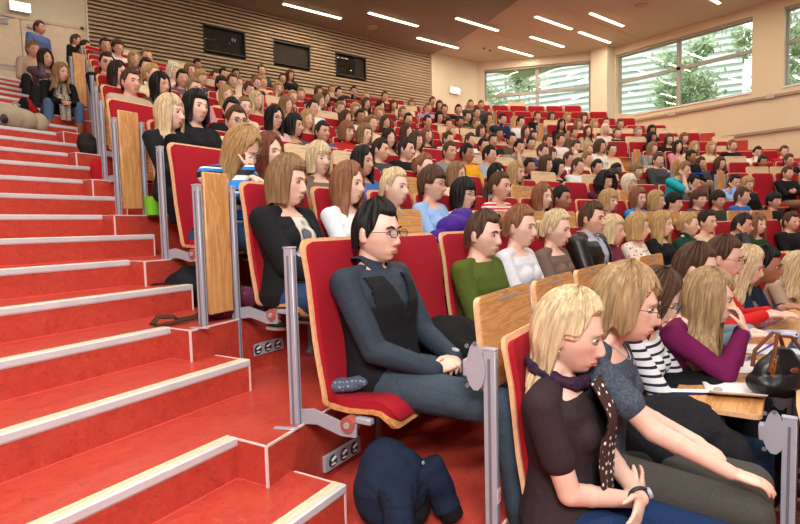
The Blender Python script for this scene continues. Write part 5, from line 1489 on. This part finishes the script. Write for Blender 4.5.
# green cup under the fifth row, bags further up
p = on_z(152.5, 215, FL['F']); m_ = MB(); m_.tube([(0, 0, 0), (0, 0, .14)], [.045, .058], 18); o = m_.build('green_cup', flat('lime_plastic', '6FBF1E', .5)); o.location = p; tag(o, 'lime green cup standing on the floor by the seat posts', 'cup')
p, a = row_loc('E', EU['E']+.06, .3)
cloth('hanging_black_coat', [('t', [(0, 0, .90), (0, -.02, .62), (.02, -.02, .36), (.02, -.02, .24)], [.07, .12, .12, .10]), ('e', (0, 0, .66), (.13, .12, .14))], COATB, 'black coat hanging beside the person in the black hooded jacket', 'coat', p, a, .012, .014, 10, seed=6)
p = on_z(88, 157, FL['H']); cloth('dark_backpack', [('e', (0, 0, .13), (.10, .08, .13)), ('e', (.02, -.04, .10), (.08, .06, .08))], fabric('backpack_dark', '241F20', None, 200, .7, .6), 'dark backpack leaning on the posts at the edge of the stairs', 'backpack', p, .4, .010, .010, 13)
p = on_z(98, 184, FL['G']); cloth('red_bag', [('e', (0, 0, .12), (.06, .06, .12)), ('e', (.02, -.02, .08), (.05, .05, .07))], fabric('bag_red', 'B01626', None, 200), 'red bag squeezed behind the first posts of the sixth row', 'bag', p, .2, .010, .010, 13)
# pale rucksack and red bag beside the people on the stairs
zI = FL['I']
p = on_z(19, 131, zI); t = thing('pale_rucksack', 'pale beige rucksack with round pockets lying on the stairs at the left edge', 'backpack', p, .5)
m_ = MB(); m_.ell((-.10, 0, .13), (.20, .16, .14), 18, 12); m_.ell((.03, -.03, .12), (.15, .13, .12), 16, 12); me = remesh(m_, .01, 'bag_body', 3); rough_up(me, .010, 9, 1); me.materials.append(fabric('rucksack_beige', 'A59A82', None, 200, .8, .5)); b = link('bag_body', me, None, t)
m_ = MB(); m_.ell((.19, -.06, .11), (.09, .08, .11), 16, 10); me = remesh(m_, .01, 'side_pocket', 2); rough_up(me, .006, 12, 2); me.materials.append(fabric('rucksack_beige', 'A59A82')); link('side_pocket', me, None, t)
m_ = MB(); m_.tube([(-.08, -.02, .26), (-.05, -.05, .29), (-.0, -.04, .27)], .012, 8); link('carry_handle', m_.mesh('carry_handle'), [fabric('rucksack_beige', 'A59A82')], t)
m_ = MB(); m_.ell((-.22, -.13, .08), (.04, .02, .05), 12, 8); m_.build('dark_buckle', BLACK, t)
p = on_z(27, 117, FL['J']); cloth('red_black_bag', [('e', (0, 0, .12), (.09, .07, .12)), ('t', [(.03, -.05, .14), (.06, -.1, .08), (.06, -.12, .03)], [.035, .035, .03])], stripes('red_black', [(0, 'A0141E'), (.55, '141416')], .3, 'X'), 'red and black bag beside the person in tan boots', 'bag', p, .3, .011, .010, 11)
# coats on laps and fur in the front row
p, a = row_loc('A', 2.02, .36)
cloth('lap_coat', [('e', (0, .05, .60), (.27, .24, .09)), ('e', (.08, -.1, .62), (.24, .18, .08)), ('t', [(-.20, .10, .56), (-.16, -.1, .54), (-.12, -.22, .44), (-.1, -.25, .26)], [.09, .11, .10, .07]), ('t', [(.02, -.1, .60), (.06, -.25, .52), (.08, -.29, .34), (.08, -.28, .2)], [.12, .13, .12, .10])], fabric('coat_black_ribbed', '15151A', '202026', 160, .9, .9), 'black coat spread over the laps of the second and third person in front', 'coat', p, a, .011, .018, 9, seed=8)
p, a = row_loc('A', 2.62, .44)
cloth('dark_jacket', [('e', (0, 0, .60), (.26, .2, .10)), ('t', [(-.1, -.05, .6), (-.05, -.22, .52), (0, -.26, .34), (0, -.26, .15)], [.12, .14, .13, .12]), ('t', [(.12, -.05, .6), (.16, -.2, .5), (.18, -.22, .3)], [.12, .13, .12])], COATB, 'black jacket hanging from the knees below the open desks', 'jacket', p, a, .012, .018, 9, seed=9)
p, a = row_loc('A', EU['A']+.16, .19)
m_ = MB(); m_.ell((0, 0, .50), (.10, .11, .15), 16, 12); m_.ell((.02, -.06, .42), (.12, .10, .08), 16, 12); me = remesh(m_, .008, 'fur', 2)
t = link('fur_collar', me); t.location = p; t.rotation_euler = (0, 0, a); me.materials.append(fabric('fur_base', '8C7F70', 'B8AC9C', 60)); tag(t, 'fluffy grey-brown fur collar squeezed beside the front end seat', 'fur')
m_ = MB(); rf = random.Random(4)
for k in range(2600):
    v = me.vertices[rf.randrange(len(me.vertices))]; q = v.co.copy(); n_ = (v.normal+Vector((rf.gauss(0, .4), rf.gauss(0, .4), rf.gauss(-.3, .4)))).normalized(); L_ = .018+.018*rf.random(); s_ = n_.orthogonal().normalized()*.0012
    m_.add([q-s_, q+s_, q+n_*L_+Vector((0, 0, -.006))], [(0, 1, 2)])
f = m_.build('fur_hairs', flat('fur_hair', 'B5A999', .7, 0, .25, 40), t, False, False); f['kind'] = 'stuff'
# papers, pens and the handbag on the open desks
ZD = FL['Z']+1.018
def paper(x, y, ang, w, h, label, curl=0.0, mat=None, name='paper_sheet', group='papers on the open desks'):
    p = on_z(x, y, ZD); grid = [[Vector((w*(i/8-.5), h*(j/8-.5), .0015+curl*max(0, (.35-i/8))**2*3+.0012*sin(j*.8))) for j in range(9)] for i in range(9)]
    o = sheet(name, grid, mat or flat('white_paper', 'ECEAE6', .8, 0, .01), None, .0012); o.location = p; o.rotation_euler = (0, 0, ang); return tag(o, label, 'paper', group)
paper(732, 391, .5, .30, .21, 'white sheet with a lifted edge on the nearest open desk', .10)
paper(742, 366, .45, .30, .21, 'white sheet under the elbow of the magenta sweater')
paper(758, 349, .4, .28, .20, 'white sheet behind the handbag, below the blue pen')
paper(782, 333, .4, .26, .19, 'printed leaflet with a blue picture at the far desks', 0, flat('leaflet_blue', 'B9C0D6', .5, 0, .5, 12), 'leaflet', None)
paper(785, 352, .3, .22, .16, 'pale blue card lying right of the handbag', 0, flat('card_blue', 'B5CBD6', .5), 'card', None)
def pen(x0, y0, x1, y1, label, mat):
    a = on_z(x0, y0, ZD+.03); b = on_z(x1, y1, ZD+.012); t = thing('ballpoint_pen', label, 'pen', a)
    d = b-a; m_ = MB(); m_.tube([(0, 0, 0), d], .0055, 10); m_.build('barrel', mat, t); m_ = MB(); m_.tube([d, d*1.08], [.005, .001], 8); m_.build('tip', ALU, t); m_ = MB(); m_.tube([(0, 0, .007), d*.3+Vector((0, 0, .007))], .0018, 6); m_.build('clip', mat, t)
pen(775, 343, 747, 359, 'blue ballpoint pen leaning against the black handbag', flat('pen_blue', '1E2FA0', .3))
p = on_z(779, 399, ZD)
t = thing('handbag', 'black leather handbag with brown handles on the nearest open desk', 'handbag', p+Vector((.05, .02, 0)), -.5)
m_ = MB(); m_.ell((0, 0, .06), (.135, .085, .065), 20, 14); m_.ell((0, 0, .10), (.115, .06, .09), 20, 14); m_.ell((.01, 0, .15), (.075, .03, .06), 16, 12); me = remesh(m_, .006, 'bag_body', 3); rough_up(me, .008, 16, 2); me.materials.append(flat('soft_black_leather', '121214', .38)); bb = link('bag_body', me, None, t)
BRL = flat('brown_leather', '6E3B22', .45)
for s in (-1, 1):
    m_ = MB(); m_.tube([(-.085, s*.045, .12), (-.07, s*.05, .19), (-.02+s*.02, s*.03, .27), (.03, s*.03, .26), (.075, s*.05, .19), (.085, s*.045, .12)], [.009, .008, .0075, .0075, .008, .009], 8); m_.build('handle', BRL, t)
m_ = MB(); m_.ell((.0, -.079, .13), (.022, .004, .012), 12, 8); m_.build('leather_tab', BRL, bb)
m_ = MB()
for k in range(6): m_.tube([(-.075+.008*cos(q), -.058+.002*k, .17-.012*k+.008*sin(q)) for q in [2*pi*j/10 for j in range(11)]], .0022, 6, cap=False)
m_.build('gold_chain', flat('gold_metal', 'C89A3A', .3, .9), bb)
# a card marked D on the front post
p = rpoint('A', th_u(EU['A'])); 
def text_mesh(body, size, loc, rot, mat, name, label=None, parent=None):
    cu = bpy.data.curves.new('txt', 'FONT'); cu.body = body; cu.size = size; cu.extrude = .0005; cu.align_x = 'CENTER'; cu.align_y = 'CENTER'
    tmp = bpy.data.objects.new('tmp', cu); COL.objects.link(tmp); dg = bpy.context.evaluated_depsgraph_get(); me = bpy.data.meshes.new_from_object(tmp.evaluated_get(dg)); bpy.data.objects.remove(tmp)
    me.materials.clear(); me.materials.append(mat); o = link(name, me, None, parent); o.location = loc; o.rotation_euler = rot; return o
t = thing('row_sign', 'small pale sign with a red D on the front row end post', 'sign', (p.x, p.y, FL['A']+.52), -th_u(EU['A']))
m_ = MB(); m_.bbox(-.013, .013, -.0035, -.0005, -.026, .026, .0008); m_.build('sign_plate', flat('sign_plate_pale', 'D9CFD2', .4), t, False)
text_mesh('D', .026, (0, -.0042, 0), (pi/2, 0, 0), flat('sign_red', 'D2453A', .5), 'red_letter', None, t)
rowcount = {}
for e in ENTRIES:
    i = rowcount.get(e[0], 0); rowcount[e[0]] = i+1
from collections import defaultdict
seen = defaultdict(int)
base = {c: len([u for u in HAND_U.get(c, [])]) for c in ROWS}
for e in ENTRIES:
    k = seen[e[0]]; seen[e[0]] += 1
    place_auto(e, min(21, k + base[e[0]]), 0)
# seats
UPB = {'A': lambda i: 'up' if i < 5 else 'open', 'B': lambda i: 'up' if i in (1, 3, 4, 5, 6, 8, 9, 10, 12, 13) else 'down'}
sr = random.Random(3)
for c in ROWS:
    if c == 'Z':
        th0 = th_u(EU['Z'])
        for i in range(9): make_seat('Z', th0+i*SW/RR, i, 9, 'mid', i == 8, True, 'open')
        continue
    th0 = th_u(EU[c]); n = int((th_u(10.15)-th0)/(SW/RR))
    if c == 'A': n = 12
    for i in range(n):
        th = th0+i*SW/RR; uc = UC+RR*sin(th+SW/RR/2)
        occ = any(abs(uc-q) < .36 for q in OCC[c])
        if c in UPB: dk = UPB[c](i)
        else: dk = sr.choice(('up', 'down', 'down')) if c != 'C' else ('up' if i in (3, 6, 7, 10) else 'down')
        if c in 'BCD' and i == 0: dk = None
        if c in 'EFGHIJKLM' and i == 0: dk = 'down'
        if c == 'D' and i in (1, 2): dk = 'up'
        make_seat(c, th, i, n, 'mid', i == n-1, occ or c in 'AB', dk)
    if c not in 'ZABCD':
        th1 = th_u(11.45+.26); n = int((th_u(15.0)-th1)/(SW/RR))
        for i in range(n):
            th = th1+i*SW/RR; uc = UC+RR*sin(th+SW/RR/2)
            make_seat(c, th, i, n, 'right', i == n-1, any(abs(uc-q) < .36 for q in OCC[c]), sr.choice(('up', 'down', 'down')))
        make_panel(c, 11.45+.262)
    if c in 'CEJ': make_panel(c, EU[c])
# ================================================================== LIGHT
def area(name, loc, size, energy, col, rot=(0, 0, 0), sy=None):
    l = bpy.data.lights.new(name, 'AREA'); l.energy = energy; l.color = col; l.size = size
    if sy: l.shape = 'RECTANGLE'; l.size_y = sy
    o = bpy.data.objects.new(name, l); COL.objects.link(o); o.location = loc; o.rotation_euler = rot; return o
WARM = (1, .74, .48)
for (u, v) in LAMPS+EXTRA:
    zc = CZ-.06 if u < 11.3 else CZ
    near = (v < 4.5)
    o = area('strip_light', (u+.85, v, zc-.05), 1.7, (80 if near else 32), (1, .94, .88) if near else (1, .84, .66), sy=.09)
W = bpy.data.worlds.new('world'); S.world = W; W.use_nodes = True; nt = W.node_tree; bg = nt.nodes['Background']
tc = N(nt, 'ShaderNodeTexCoord'); sp = N(nt, 'ShaderNodeSeparateXYZ'); nt.links.new(tc.outputs['Generated'], sp.inputs[0])
nt.links.new(ramp(nt, sp.outputs['Z'], [(.0, 'F2F4F0'), (.5, 'F8FAFA')]), bg.inputs['Color']); bg.inputs['Strength'].default_value = 2.6
# the photographer's flash, bounced off the ceiling above and behind the camera
fl_ = area('camera_flash', (-1.2, -1.6, ZO+2.5), 1.6, 330, (1, .97, .95))
fl_.rotation_euler = (Vector((3.2, 4.2, ZO-.6))-Vector((-1.2, -1.6, ZO+2.5))).to_track_quat('-Z', 'Y').to_euler()
S.view_settings.view_transform = 'Standard'; S.view_settings.look = 'None'; S.view_settings.exposure = -0.08; S.view_settings.gamma = 1.0; S.view_settings.use_curve_mapping = False
